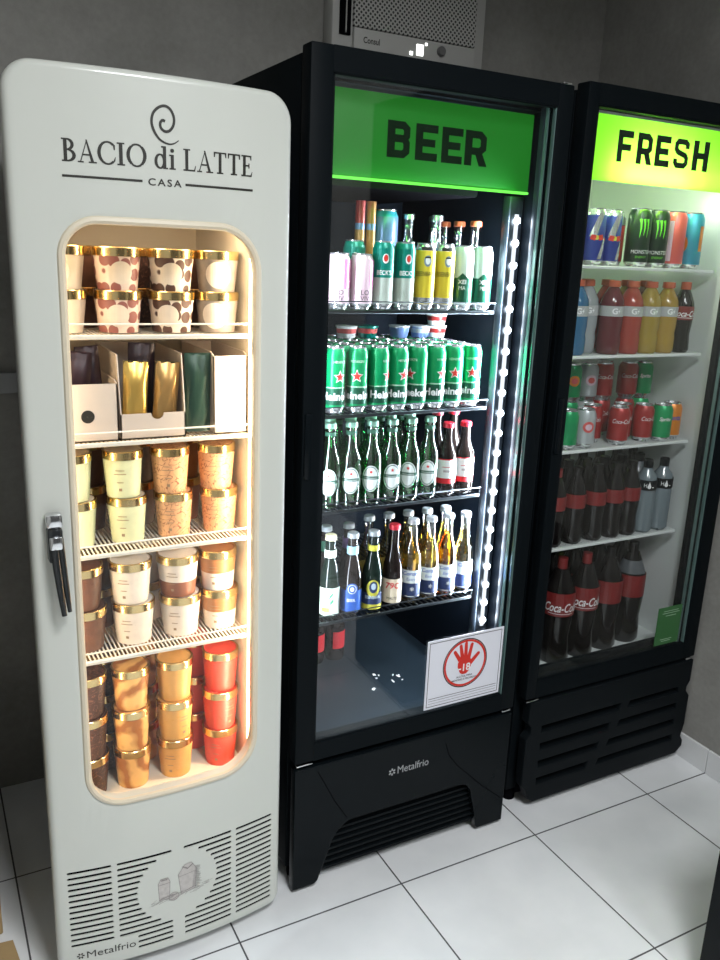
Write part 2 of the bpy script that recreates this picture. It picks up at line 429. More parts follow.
# door panel with window opening and real vent slots, bent to the bow
WX0, WX1, WZ0, WZ1 = -.768, -.402, .448, 1.638
def poly_curve(loops, ex, bev):
    cu = bpy.data.curves.new('outline', 'CURVE'); cu.dimensions = '2D'; cu.fill_mode = 'BOTH'
    cu.extrude = ex; cu.bevel_depth = bev; cu.bevel_resolution = 3; cu.offset = -bev
    for lp in loops:
        sp = cu.splines.new('POLY'); sp.points.add(len(lp) - 1)
        for p, (x, z) in zip(sp.points, lp): p.co = (x, z, 0, 1)
        sp.use_cyclic_u = True
    return bpy.data.objects.new('outline', cu)
def to_mesh(ob):
    COL.objects.link(ob); dg = bpy.context.evaluated_depsgraph_get(); dg.update()
    me = bpy.data.meshes.new_from_object(ob.evaluated_get(dg)); bpy.data.objects.remove(ob); return me
slots = []
ROWS = 17
for k in range(ROWS):
    z = .056 + k * (.290 - .056) / (ROWS - 1)
    for (a, b) in ((-.823, -.733), (-.721, -.602), (-.574, -.459), (-.447, -.352)):
        if b < -.7 and z < .098: continue
        if a < -.7 and b > -.7 and z < .098: a = -.681
        d = z - .197; w = math.sqrt(max(0, .092 ** 2 - d * d))
        if w > 0:
            if b > BXC > a or (a < BXC and b > BXC - w): b = min(b, BXC - w) if a < BXC else b
            if a > BXC and a < BXC + w: a = max(a, BXC + w)
        if b - a > .012: slots.append((a, b, z))
pan = to_mesh(poly_curve([rrect(BX0, BX1, .025, 1.892, [.03, .03, .055, .05]), rrect(WX0, WX1, WZ0, WZ1, [.075, .08, .085, .065])], .008, .012))
pob = bpy.data.objects.new('panel', pan); COL.objects.link(pob)
cm = MB()
for a, b, z in slots:
    cm.bm.verts.index_update()
    poly = [(a + .003 + .0037 * math.cos(t), z + .0037 * math.sin(t)) for t in [R(90 + 30 * i) for i in range(7)]] + [(b - .003 + .0037 * math.cos(t), z + .0037 * math.sin(t)) for t in [R(-90 + 30 * i) for i in range(7)]]
    lo = [cm.bm.verts.new((x, y, -.03)) for x, y in poly]; hi = [cm.bm.verts.new((x, y, .03)) for x, y in poly]
    cm.face(lo[::-1]); cm.face(hi)
    for i in range(len(poly)): cm.face([lo[i], lo[(i+1) % len(poly)], hi[(i+1) % len(poly)], hi[i]])
cob = cm.build('cutter', smooth=0)
md = pob.modifiers.new('slots', 'BOOLEAN'); md.operation = 'DIFFERENCE'; md.solver = 'EXACT'; md.object = cob
dg = bpy.context.evaluated_depsgraph_get(); dg.update()
me = bpy.data.meshes.new_from_object(pob.evaluated_get(dg))
bpy.data.objects.remove(pob); bpy.data.objects.remove(cob)
mb = MB().mat('enamel'); mb.bm.from_mesh(me)
for k in range(1, 26):
    x = BX0 + (BX1 - BX0) * k / 26
    bmesh.ops.bisect_plane(mb.bm, geom=list(mb.bm.verts) + list(mb.bm.edges) + list(mb.bm.faces), plane_co=(x, 0, 0), plane_no=(1, 0, 0))
for v in mb.bm.verts:
    x, z, d = v.co
    v.co = (x, ybow(x) + .02 - d, z)
for f in mb.bm.faces: f.material_index = 0
door = FL(mb, 'door_panel', smooth=28)
m = MB().mat('void')
for a, b, z in slots: m.flat(refine([rect(a - .001, b + .001, z - .0045, z + .0045)], .02), bowmap(.003))
m.build('slot_shade', door, smooth=0)['kind'] = 'stuff'  # black strips set into the slots to paint their shade
def closed_on_bow(loop, off, r, n=8):
    m = MB(); m.tube([(x, ybow(x) + off, z) for x, z in loop], r, n, closed=True); return m
dense = lambda lp, st=.03: [((a[0] + (b[0]-a[0])*i/k), (a[1] + (b[1]-a[1])*i/k)) for a, b in zip(lp, lp[1:] + lp[:1]) for k in [max(1, int(math.dist(a, b) / st))] for i in range(k)]
m = closed_on_bow(dense(rrect(WX0 - .002, WX1 + .002, WZ0 - .002, WZ1 + .002, [.075, .08, .085, .065])), .002, .0075)
m.mats = [M['cream']]; m.build('window_gasket', door)
m = MB().mat('glass')
loop = rrect(WX0 + .001, WX1 - .001, WZ0 + .001, WZ1 - .001, [.074, .079, .084, .064])
m.flat(refine([loop], .02), bowmap(.030)); m.build('window_glass', door)
# lettering on the door
m = MB().mat('ink')
m.flat(refine(fit(serif_text('BACIO di LATTE'), -.761, -.415, 1.733, 1.772), .02), bowmap(-.0006))
m.flat(refine([rect(-.762, -.627, 1.7085, 1.7125), rect(-.549, -.414, 1.7075, 1.7115)], .02), bowmap(-.0006))
m.flat(refine(fit(text_polys('CASA', spacing=1.3, bold=.015), -.617, -.556, 1.704, 1.7165), .02), bowmap(-.0006))
CO_ = [(45,-44),(28,-55),(8,-57),(-18,-46),(-36,-22),(-43,4),(-37,30),(-19,48),(2,54),(20,44),(30,22),(28,0),(16,-17),(0,-21),(-13,-12),(-15,2),(-8,11),(1,9)]
def smooth_line(p, k=4):                                  # the coiled mark above the name
    o = []
    for i in range(len(p) - 1):
        a, b, c, d = p[max(0, i-1)], p[i], p[i+1], p[min(len(p)-1, i+2)]
        for q in range(k):
            t = q / k; o.append(tuple(.5 * (2*b[n] + (c[n]-a[n])*t + (2*a[n]-5*b[n]+4*c[n]-d[n])*t*t + (-a[n]+3*b[n]-3*c[n]+d[n])*t**3) for n in (0, 1)))
    return o + [p[-1]]
sl = [(-.585 + x * .00055, 1.8085 + z * .00056) for x, z in smooth_line(CO_)]
m.flat(ribbon(sl, [.0015 + .0032 * min(1, i / 16) for i in range(len(sl))]), bowmap(-.0006))
m.build('brand_lettering', door, smooth=0)
m = MB().mat('ink')
m.flat(fit(text_polys('Metalfrio', bold=0), -.792, -.687, .062, .080), bowmap(-.0006))
for k in range(6):
    a = R(60 * k); m.flat(ribbon([(-.805 + .003*math.cos(a), .071 + .003*math.sin(a)), (-.805 + .008*math.cos(a), .071 + .008*math.sin(a))], .0035), bowmap(-.0006))
m.build('maker_mark', door, smooth=0)
# pencil drawing of tubs inside the round badge
m = MB().mat(pm('pencil_wash', (.50, .475, .455), .6, noise=.22, nscale=120))
LT = [(-.632,.166),(-.609,.166),(-.607,.212),(-.612,.223),(-.628,.223),(-.634,.212)]; RT_ = [(-.582,.168),(-.549,.172),(-.545,.225),(-.557,.246),(-.573,.244),(-.588,.222)]
SM = [(-.613 + .012*math.cos(t) , .168 + .011*math.sin(t)) for t in [2*PI*i/16 for i in range(16)]]; SM = [(x + .014, z) for x, z in SM]
m.flat(refine([LT, RT_, SM], .01), bowmap(-.0006))
m.mat(pm('pencil_hatch', (.27, .25, .245), .6, noise=.5, nscale=220))
hr = random.Random(5); hs = []
for k in range(60):                                       # grass-like hatching under the tubs
    x = hr.uniform(-.652, -.524); z = .163 + (x + .65) * .09 + hr.uniform(-.008, .006); hs.append(ribbon([(x, z), (x + hr.uniform(.006, .018), z + hr.uniform(.000, .005))], .0007)[0])
for k in range(26):
    z = .178 + k * .0022; hs.append(ribbon([(-.556 + .0003*k, z), (-.533 - hr.uniform(0, .008), z - .003)], .0008)[0])
for q in (LT, RT_, SM): hs += ribbon(q, .0011, True)
hs += ribbon([(-.633,.208),(-.607,.209)], .0012) + ribbon([(-.586,.216),(-.545,.220)], .0012) + ribbon([(-.578,.24),(-.566,.232),(-.553,.241)], .003) + ribbon([(-.627,.219),(-.613,.219)], .0028)
m.flat(refine(hs, .01), bowmap(-.0009))
m.build('badge_drawing', door, smooth=0)
# handle: chrome bracket and a dark lever hanging from it
m = MB().mat('chrome'); m.box(-.824, -.794, ybow(-.81) - .022, ybow(-.81) + .004, 1.078, 1.106, .006)
hd = m.build('handle', door)
m = MB().mat('darkchrome')
m.box(-.823, -.795, ybow(-.81) - .026, ybow(-.81) + .004, 1.010, 1.079, .006)
yh = ybow(-.805) - .030
m.tube([(-.813, yh + .006, 1.06), (-.811, yh - .002, 1.0), (-.807, yh - .006, .95), (-.803, yh - .008, .908)], [.0085, .0075, .0065, .005], 10)
m.tube([(-.801, yh + .008, 1.06), (-.798, yh + .004, 1.0), (-.795, yh, .95), (-.792, yh - .002, .912)], [.006, .006, .0055, .004], 10)
m.mat('chrome'); m.box(-.821, -.798, ybow(-.81) - .036, ybow(-.81) - .024, 1.040, 1.066, .004)
m.build('handle_lever', hd)
# wire shelves
for zs in (1.430, 1.219, .986, .750):
    m = MB().mat('wire')
    m.box(-.787, -.389, .106, .114, zs - .008, zs + .001, .002, 1)
    m.box(-.787, -.389, .47, .476, zs - .006, zs)
    for k in range(46):
        x = -.784 + k * .0087; m.box(x - .0014, x + .0014, .112, .472, zs - .005, zs - .0022)
    m.tube([(-.787, .102, zs + .022), (-.389, .102, zs + .022)], .002, 6)
    for x in (-.785, -.391): m.tube([(x, .104, zs - .004), (x, .102, zs + .022)], .002, 6)
    FL(m, 'wire_shelf')
# warm light tubes behind both jambs and the interior lamp
m = MB().mat('lamp'); m.box(-.398, -.388, .090, .103, .46, 1.64, .003); FL(m, 'light_strip')
m = MB().mat('lamp'); m.box(-.8045, -.797, .100, .111, .46, 1.64, .003); FL(m, 'light_strip')
WARM = (1, .83, .60)
arealight('freezer_light', (-.402, .1, 1.05), aim((-1, .55, 0)), .01, 1.18, 3.3, WARM, fz)
arealight('freezer_light', (-.793, .106, 1.05), aim((1, .7, 0)), .01, 1.18, .6, WARM, fz)
arealight('freezer_light', (-.588, .18, 1.662), aim((0, .1, -1)), .3, .05, .8, WARM, fz)
# black feet
for x in (-.74, -.42):
    for y in (.14, .6):
        m = MB().mat('void'); m.lathe([(0, 0), (.018, 0), (.018, .03), (0, .03)], 12, (x, y, 0)); FL(m, 'foot')

# ------------------------------------------------------------------ black drink coolers
def cooler(name, label, X0, X1, yf, o, liner, floor_mat, zf, zsh, shx0, shx1, ysh, dz):
    """a glass door cooler; o: the opening (x0, x1, z0, z1)"""
    t = thing(name, label, 'drinks cooler')
    yb = .80; H = dz[1]; yc = yf + .048
    m = MB().mat('black')
    m.box(X0, X0 + .04, yc, yb, .05, H - .013, .004); m.box(X1 - .04, X1, yc, yb, .05, H - .013, .004)
    m.box(X0 + .04, X1 - .04, yc, yb, H - .05, H - .013); m.box(X0 + .04, X1 - .04, yb - .03, yb, .05, H - .05)
    m.box(X0 + .04, X1 - .04, yc, yb - .03, zf - .05, zf - .012); m.box(X0 + .04, X1 - .04, yc + .1, yb - .03, .05, .08)
    cab = m.build('cabinet', t)
    m = MB().mat(liner)
    m.box(X0 + .04, X0 + .046, yc + .002, yb - .03, zf, H - .05); m.box(X1 - .046, X1 - .04, yc + .002, yb - .03, zf, H - .05)
    m.box(X0 + .046, X1 - .046, yb - .036, yb - .03, zf, H - .05); m.box(X0 + .046, X1 - .046, yc + .002, yb - .036, H - .056, H - .05)
    m.build('inner_liner', t)
    m = MB().mat(floor_mat); m.box(X0 + .04, X1 - .04, yc + .002, yb - .03, zf - .012, zf); m.build('compartment_floor', t)
    # door: four rails, a recessed inner frame, the pane, hinges
    m = MB().mat('black')
    m.box(X0, o[0], yf, yf + .045, dz[0], H, .004); m.box(o[1], X1, yf, yf + .045, dz[0], H, .004)
    m.box(o[0] - .002, o[1] + .002, yf + .0004, yf + .0446, dz[0], o[2]); m.box(o[0] - .002, o[1] + .002, yf + .0004, yf + .0446, o[3], H - .0004)
    door = m.build('door_frame', t)
    m = MB().mat('glass'); m.box(o[0], o[1], yf + .006, yf + .010, o[2], o[3]); m.build('door_glass', door, smooth=0)
    m = MB().mat('matte')
    e = .0035
    m.box(o[0], o[0] + e, yf + .003, yf + .013, o[2], o[3])
    m.box(o[0], o[1], yf + .003, yf + .013, o[2], o[2] + e); m.box(o[0], o[1], yf + .003, yf + .013, o[3] - e, o[3])
    m.build('glazing_bead', door)
    m = MB().mat('glassedge'); m.box(o[1] - .003, o[1], yf + .003, yf + .013, o[2], o[3]); m.build('glass_edge', door)
    m = MB().mat('glassedge'); m.box(o[1] - .016, o[1] - .0135, yf + .012, yf + .022, o[2], o[3]); m.build('glass_edge', door)
    m = MB().mat('mullion' if liner == 'darkliner' else 'black')  # beer rail in grey: the LED light on it is put into its colour
    rw = .014 if liner == 'darkliner' else .026
    m.box(o[1] - rw, o[1] - .0005, yf + .026, yf + .0445, o[2], o[3], .002); m.build('inner_rail', door)
    if liner != 'darkliner':
        m = MB().mat('black'); m.box(o[0], o[1] - rw - .0005, yf + .03, yf + .0445, o[2], o[2] + .022, .002); m.build('inner_rail', door)
    m = MB().mat('chrome')
    m.box(X1 - .035, X1 - .006, yf + .004, yf + .03, dz[0] - .012, dz[0] - .004, .002); 
    m.build('hinge', door); m = MB().mat('chrome')
    m.box(X1 - .03, X1 - .004, yf + .006, yf + .03, H + .0005, H + .006, .002)
    m.build('hinge', door)
    m = MB().mat('chrome'); m.box(X0 + .006, X0 + .05, yf + .002, yf + .02, dz[0] - .010, dz[0] - .005, .002); m.build('door_stop', door)
    m = MB().mat('gloss'); m.box(X0 + .004, X0 + .022, yf - .006, yf + .004, 1.11, 1.26, .004); m.build('grip', door)
    for z in zsh:
        m = MB().mat('darksteel' if liner == 'darkliner' else 'whiteliner')
        if liner != 'darkliner':
            m.box(shx0, shx1, ysh, ysh + .012, z - .009, z - .0008, .001, 1); m.box(shx0, shx1, yb - .07, yb - .065, z - .007, z - .001)
            for k in range(45):
                x = shx0 + .002 + (shx1 - shx0 - .004) * k / 44; m.box(x - .0022, x + .0022, ysh + .004, yb - .066, z - .005, z - .001)
            m.build('wire_shelf', t)
            continue
        m.box(shx0, shx1, ysh, ysh + .005, z - .009, z - .0008, .001, 1); m.tube([(shx0, ysh - .002, z + .018), (shx1, ysh - .002, z + .018)], .0016, 6)
        m.tube([(shx0 + .001, ysh - .002, z + .018), (shx0 + .001, ysh + .003, z - .004)], .0016, 6); m.tube([(shx1 - .001, ysh - .002, z + .018), (shx1 - .001, ysh + .003, z - .004)], .0016, 6)
        m.box(shx0, shx1, yb - .07, yb - .065, z - .007, z - .001)
        n = 30
        for k in range(n + 1):
            x = shx0 + .002 + (shx1 - shx0 - .004) * k / n; m.box(x - .0015, x + .0015, ysh + .004, yb - .066, z - .004, z - .001)
        m.build('wire_shelf', t)
    return t, door, cab

# ---- beer cooler
beer, bdoor, bcab = cooler('drinks_cooler', 'black glass-door cooler under a green sign reading beer', -.278, .395, .085, (-.226, .350, .430, 1.948), 'darkliner', 'darkfloor', .40,
    (1.478, 1.236, 1.002, .711), -.228, .276, .165, (.382, 1.998))
SX0, SX1, SZ0, SZ1 = -.226, .338, 1.762, 1.936
m = MB().mat('greensign'); m.box(SX0, SX1, .152, .160, SZ0, SZ1, .003); sign = m.build('header_sign', beer)
m = MB().mat('signink')
for ch, a, b in (('B', -.062, -.001), ('E', .0105, .070), ('E', .080, .138), ('R', .1435, .206)):
    m.flat(shift([[(x / .77 * (b - a), z * .076) for x, z in q] for q in BLOCK[ch]], a, 1.8085), lambda x, z: (x, .1514, z))
m.build('sign_lettering', sign, smooth=0)
m = MB().mat('greenedge'); m.box(SX0, SX1, .149, .163, SZ0 - .006, SZ0 - .0005, .002); m.build('lit_edge', sign)
arealight('sign_light', (.05, .140, 1.757), aim((0, .45, 1)), .5, .006, .12, (.3, 1, .25), beer)
arealight('sign_light', (.05, .156, 1.754), aim((0, 1, -.5)), .5, .012, .8, (.2, 1, .15), beer)
m = MB().mat('void'); m.box(-.226, .215, .185, .70, 1.742, 1.935, .006); m.build('sign_glow_cover', beer)  # box added to catch green light as the sign's reflection
# mullion with the cold LED strip
m = MB().mat('mullion'); m.box(.302, .344, .172, .20, .402, 1.752, .003); mull = m.build('led_mullion', beer)
m = MB().mat(emit('led_bloom_glow', (.85, .92, 1), 1.3)); m.box(.319, .329, .168, .172, .61, 1.71); m.build('led_bloom_tape', mull)  # glow put on the tape for the bloom between the diodes
NL = 21
for k in range(NL):
    m = MB().mat('led'); z = .628 + k * (1.695 - .628) / (NL - 1)
    m.lathe([(.0095, 0), (.0085, .004), (.005, .007), (0, .008)], 14); m.xform(Matrix.Translation((.324, .168, z)) @ Matrix.Rotation(R(90), 4, 'X')); m.build('led_lamp', mull)  # domes oversized, bloom put into their shape
COLD = (.80, .90, 1)
arealight('led_light', (.300, .150, 1.16), aim((-1, .30, 0)), .012, 1.1, 25, COLD, beer)
arealight('led_light', (.318, .160, 1.16), aim((.1, -1, 0)), .012, 1.1, .8, COLD, beer)
arealight('led_light', (.30, .21, 1.16), aim((-.8, 1, 0)), .012, 1.1, 9, COLD, beer)
m = MB().mat('mullion'); m.box(-.232, -.2255, .136, .160, .402, 1.752, .002); mull = m.build('led_mullion', beer)
for k in range(NL):
    m = MB().mat('led'); z = .628 + k * (1.695 - .628) / (NL - 1); m.lathe([(.005, 0), (.004, .002), (0, .003)], 10); m.xform(Matrix.Translation((-.2255, .148, z)) @ Matrix.Rotation(R(90), 4, 'Y')); m.build('led_lamp', mull)
arealight('led_light', (-.219, .146, 1.16), aim((1, .35, 0)), .012, 1.1, 2.8, COLD, beer)
# white specks on the compartment floor
# base panel: glossy, with an arched louvre opening
m = MB().mat('gloss')
arch = [(-.205, .02), (-.165, .130), (-.150, .155), (-.126, .172), (-.10, .178), (.225, .178), (.252, .170), (.268, .15), (.292, .06), (.297, .02)]
pan = poly_curve([[(-.276, .012), (-.215, .012)] + arch + [(.303, .012), (.392, .012), (.393, .364), (-.277, .364)]], .010, .003)
me = to_mesh(pan); m.bm.from_mesh(me)
for v in m.bm.verts: v.co = (v.co.x, .098 - v.co.z, v.co.y)
for f in m.bm.faces: f.material_index = 0
base = m.build('base_panel', beer, smooth=30)
m = MB().mat('matte')
for k in range(8):
    z = .030 + k * .0185
    m.prism([(-.21, z), (.30, z), (.30, z + .007), (-.21, z + .007)], .104, .125)
m.mat('void'); m.box(-.25, .36, .13, .14, .02, .2)
m.build('louvre', base, smooth=0)
m = MB().mat(pm('printed_grey', (.35, .36, .37), .5))
m.flat(fit(text_polys('Metalfrio', bold=0), .021, .118, .2745, .2965), lambda x, z: (x, .0846, z))
for k in range(6):
    a = R(60 * k + 30); m.flat(ribbon([(.004 + .004*math.cos(a), .284 + .004*math.sin(a)), (.004 + .0105*math.cos(a), .284 + .0105*math.sin(a))], .0045), lambda x, z: (x, .0846, z))
m.build('maker_mark', base, smooth=0)
m = MB().mat('void')
m.tube([(-.214, .0849, .347), (-.19, .0849, .30), (-.165, .0849, .25), (-.127, .0849, .187)], .0012, 6)
m.build('groove', base); m = MB().mat('void')
m.tube([(.171, .0849, .326), (.185, .0849, .285), (.214, .0849, .246), (.30, .0849, .16), (.379, .0849, .091)], .0012, 6)
m.build('groove', base)
for x in (-.24, .355):
    for y in (.16, .72):
        m = MB().mat('void'); m.lathe([(0, 0), (.02, 0), (.02, .052), (0, .052)], 12, (x, y, 0)); m.build('foot', beer)
# warning sticker on the door glass
yy = .0895
m = MB().mat('paper'); m.box(.094, .339, yy, yy + .0012, .441, .640)
m.mat('ink')
P = lambda d: (lambda x, z: (x, yy - d, z))
fr = [(.101, .448), (.332, .448), (.332, .633), (.101, .633)]
m.flat(ribbon(fr, .0018, True), P(.0003))
m.flat([rect(.106, .327, .470, .4715), rect(.106, .327, .4635, .4645), rect(.106, .327, .456, .4568)], P(.0003))
m.flat(oval(.217, .556, .0715, .0715, .003, .003, n=48), P(.0003))
m.mat('red'); m.flat(oval(.217, .556, .068, .068, .006, .006, n=48), P(.0004))
fing = [((.200, .566), (.181, .594), .0095), ((.207, .572), (.199, .609), .0095), ((.217, .572), (.216, .614), .0095), ((.227, .570), (.235, .608), .0095), ((.230, .550), (.258, .577), .0105)]
for k, (a, b, w) in enumerate(fing):
    m.flat(ribbon([a, b], [w * 1.25, w]), P(.0004 + k * .0001)); m.flat(disc(b[0], b[1], w / 2, w / 2, 10), P(.00094 + k * .00001))
m.flat([[(.193, .560), (.193, .548), (.201, .530), (.209, .524), (.222, .524), (.230, .531), (.238, .550), (.233, .568), (.222, .576), (.206, .576)]], P(.0010))
m.mat('white'); m.flat(fit(text_polys('-18', bold=.02), .196, .234, .533, .555), P(.0013))
m.mat('ink'); m.flat(fit(text_polys('ALCOOL PARA', bold=.02), .191, .243, .5145, .5205), P(.0004)); m.flat(fit(text_polys('MENORES É PROIBIDO', bold=.02), .177, .257, .506, .5125), P(.0004))
stk = m.build('warning_sticker', bdoor, smooth=0)

# ---- soft drink cooler
M['limesign'] = None
def lime_sign():
    m, nt, b, out = nodes('lime_backlit_sign'); nt.nodes.remove(b)
    tr = nt.nodes.new('ShaderNodeBsdfTranslucent'); tr.inputs[0].default_value = (.45, .85, .22, 1)
    df = nt.nodes.new('ShaderNodeBsdfDiffuse'); df.inputs[0].default_value = (.25, .55, .02, 1)
    e = nt.nodes.new('ShaderNodeEmission'); e.inputs[0].default_value = (.26, .68, .0, 1); e.inputs[1].default_value = .42
    mx = nt.nodes.new('ShaderNodeMixShader'); mx.inputs[0].default_value = .7
    ad = nt.nodes.new('ShaderNodeAddShader')
    nt.links.new(df.outputs[0], mx.inputs[1]); nt.links.new(tr.outputs[0], mx.inputs[2])
    nt.links.new(mx.outputs[0], ad.inputs[0]); nt.links.new(e.outputs[0], ad.inputs[1]); nt.links.new(ad.outputs[0], out.inputs[0])
    return m
M['limesign'] = lime_sign()
fresh, fdoor, fcab = cooler('drinks_cooler', 'black glass-door cooler under a glowing lime sign reading fresh', .452, 1.150, .10, (.488, 1.090, .436, 1.969), 'whiteliner', 'whiteliner', .41,
    (1.597, 1.355, 1.086, .793), .500, 1.085, .195, (.380, 2.018))
m = MB().mat('limesign'); m.box(.499, 1.103, .152, .156, 1.806, 1.967); fsign = m.build('header_sign', fresh, smooth=0)
m = MB().mat('signink')
for ch, a, b in (('F', .610, .664), ('R', .678, .734), ('E', .744, .799), ('S', .811, .870), ('H', .884, .946)):
    m.flat(shift([[(x / .78 * (b - a), z * .076) for x, z in q] for q in BLOCK[ch]], a, 1.855), lambda x, z: (x, .1514, z))
m.build('sign_lettering', fsign, smooth=0)
m = MB().mat(emit('fluorescent_tube', (.95, 1, .82), 22)); m.tube([(.60, .20, 1.834), (1.06, .20, 1.834)], .012, 12); lamp = m.build('lamp_tube', fresh)
arealight('tube_light', (.76, .182, 1.828), aim((0, -1, -.05)), .22, .03, 17, (.95, 1, .85), fresh)
arealight('tube_light', (.86, .22, 1.80), aim((0, .6, -1)), .45, .03, .45, (.93, 1, .86), fresh)
# ribbed base panel with slanted rows of slots
m = MB().mat('matte')
outl = [(.500, .035), (.52, .022), (1.13, .022), (1.158, .045), (1.158, .065), (1.145, .085), (1.155, .13), (1.155, .235), (1.138, .255), (1.138, .272), (1.15, .29), (1.15, .366), (.474, .366), (.472, .30), (.486, .284), (.486, .262), (.470, .245), (.470, .09), (.488, .07)]
holes = []
for i in range(4):
    zc = .268 - i * .059; xl = .846 - i * .0385; xr = .882 - i * .036
    holes.append([(.527, zc - .011), (xl - .008, zc - .011), (xl, zc + .011), (.525, zc + .011)])
    holes.append([(xr - .008, zc - .010), (1.10, zc - .010), (1.10, zc + .010), (xr, zc + .010)])
me = to_mesh(poly_curve([outl] + holes, .013, .004)); m.bm.from_mesh(me)
for v in m.bm.verts: v.co = (v.co.x, .117 - v.co.z, v.co.y)
for f in m.bm.faces: f.material_index = 0
fb = m.build('base_panel', fresh, smooth=30)
m = MB().mat('void'); m.box(.49, 1.13, .15, .156, .03, .35); m.build('louvre', fb)
for x in (.49, 1.11):
    for y in (.18, .72):
        m = MB().mat('void'); m.lathe([(0, 0), (.02, 0), (.02, .052), (0, .052)], 12, (x, y, 0)); m.build('foot', fresh)
yg = .1045
m = MB().mat('stickergreen'); m.box(.956, 1.060, yg, yg + .0012, .449, .577)
m.mat(pm('pale_print', (.35, .5, .36), .5)); m.flat([rect(.98, 1.045, .562, .564), rect(.975, 1.05, .555, .557), rect(.99, 1.036, .546, .548), rect(.98, 1.03, .466, .468), rect(.985, 1.025, .460, .462)], lambda x, z: (x, yg - .0003, z))
m.build('green_notice', fdoor, smooth=0)

# ------------------------------------------------------------------ window air conditioner
ac = thing('air_conditioner', 'grey-white window air conditioner high on the concrete wall', 'air conditioner')
AY = .79
def perf():
    m, nt, b, out = nodes('perforated_grille')
    tc = nt.nodes.new('ShaderNodeTexCoord'); mp = nt.nodes.new('ShaderNodeMapping'); mp.inputs['Scale'].default_value = (95, 0, 95); mp.inputs['Rotation'].default_value = (0, R(45), 0)
    vo = nt.nodes.new('ShaderNodeTexVoronoi'); vo.inputs['Randomness'].default_value = 0; vo.inputs['Scale'].default_value = 1
    lt = nt.nodes.new('ShaderNodeMath'); lt.operation = 'LESS_THAN'; lt.inputs[1].default_value = .33
    mx = nt.nodes.new('ShaderNodeMixRGB'); mx.inputs[1].default_value = (.48, .48, .46, 1); mx.inputs[2].default_value = (.03, .03, .03, 1)
    nt.links.new(tc.outputs['Object'], mp.inputs[0]); nt.links.new(mp.outputs[0], vo.inputs['Vector']); nt.links.new(vo.outputs['Distance'], lt.inputs[0])
    nt.links.new(lt.outputs[0], mx.inputs[0]); nt.links.new(mx.outputs[0], b.inputs['Base Color']); b.inputs['Roughness'].default_value = .5
    return m
M['perf'] = perf()
m = MB().mat('acwhite'); m.box(.108, .632, AY + .008, YB - .0005, 2.135, 2.545, .008); m.build('housing', ac)
m = MB().mat('acwhite'); m.box(.172, .590, AY - .006, AY + .01, 2.138, 2.222, .003); cp = m.build('control_panel', ac)
m = MB().mat('perf'); m.box(.172, .590, AY - .004, AY + .01, 2.224, 2.54, .003); m.build('grille', ac, smooth=0)
m = MB().mat('void'); m.box(.130, .164, AY + .001, AY + .010, 2.20, 2.54); fr = m.build('side_vent', ac)
m = MB().mat('acwhite'); m.box(.1465, .1495, AY - .002, AY + .004, 2.205, 2.54); m.build('vane', fr)
m = MB().mat('ink'); m.flat(fit(text_polys('Consul', bold=.02), .202, .256, 2.184, 2.201), lambda x, z: (x, AY - .0064, z)); m.build('maker_mark', cp, smooth=0)
m = MB().mat(emit('display_light', (.95, 1, .95), 3)); m.box(.381, .404, AY - .0075, AY - .006, 2.176, 2.206); m.box(.410, .417, AY - .0075, AY - .006, 2.206, 2.213); m.box(.358, .368, AY - .0075, AY - .006, 2.174, 2.184); m.build('display', cp)
m = MB().mat(pm('grey_knob', (.14, .14, .14), .4)); m.lathe([(0, 0), (.014, 0), (.014, .008), (.011, .012), (0, .012)], 20); m.xform(Matrix.Translation((.466, AY - .006, 2.197)) @ Matrix.Rotation(R(90), 4, 'X')); m.build('knob', cp)

# ------------------------------------------------------------------ odds and ends on the floor
cb = thing('cardboard_carton', 'brown cardboard carton on the floor beside the white freezer', 'carton')
m = MB().mat('card'); m.box(-1.28, -.948, .265, .62, .001, .31, .003, 1); m.build('box_body', cb)
m = MB().mat('card')
m.prism([(-1.02, -.07), (-.92, -.055), (-.93, .02), (-1.02, .03)], 0, .003); m.xform(Matrix.Translation((0, .21, .006)) @ Matrix.Rotation(R(-84), 4, 'X'))
m.build('flap', cb, smooth=0)
kb = thing('black_cabinet', 'black cabinet edge near the camera by the right wall', 'cabinet')
m = MB().mat('matte'); m.box(.452, 1.15, -.95, -.568, .02, .60, .004); m.build('body', kb)
m = MB().mat('gloss'); m.box(.445, 1.155, -.955, -.562, .601, .62, .004); m.build('top', kb)
m = MB().mat('void'); m.box(.49, 1.12, -.91, -.61, 0, .02); m.build('plinth', kb)

# ------------------------------------------------------------------ goods: helper makers
ORD = ['first', 'second', 'third', 'fourth', 'fifth', 'sixth', 'seventh', 'eighth', 'ninth', 'tenth']
CAMA = R(-33)
def can_mesh(parent, r, h, body, shoulder=None, base='silver'):
    m = MB()
    sh = shoulder or body
    m.lathe([(0, .004), (r*.74, .004), (r*.80, 0), (r*.84, .003), (r, .013), (r, h*.5), (r, h - .017), (r*.82, h - .0035)], 24, mats=['silver', 'silver', 'silver', base, body, body, sh])
    b = m.build('can_body', parent)
    m = MB().mat('silver'); m.lathe([(r*.82, h - .0035), (r*.845, h), (r*.80, h), (r*.77, h - .004), (0, h - .004)], 24)
    l = m.build('can_lid', parent)
    m = MB().mat('silver'); m.box(-.005, .005, -.012, .006, h - .0036, h - .0022, .0005, 1); m.build('pull_tab', l)
    return b
def patch(m, r, a0, a1, z0, z1, off=.0004, n=None):
    n = n or max(3, int(abs(a1 - a0) / R(10)))
    for i in range(n):
        p = a0 + (a1 - a0) * i / n; q = a0 + (a1 - a0) * (i + 1) / n
        k = r + off
        m.face([m.bm.verts.new((k * math.sin(t), -k * math.cos(t), z)) for t, z in ((p, z0), (q, z0), (q, z1), (p, z1))])
    return m
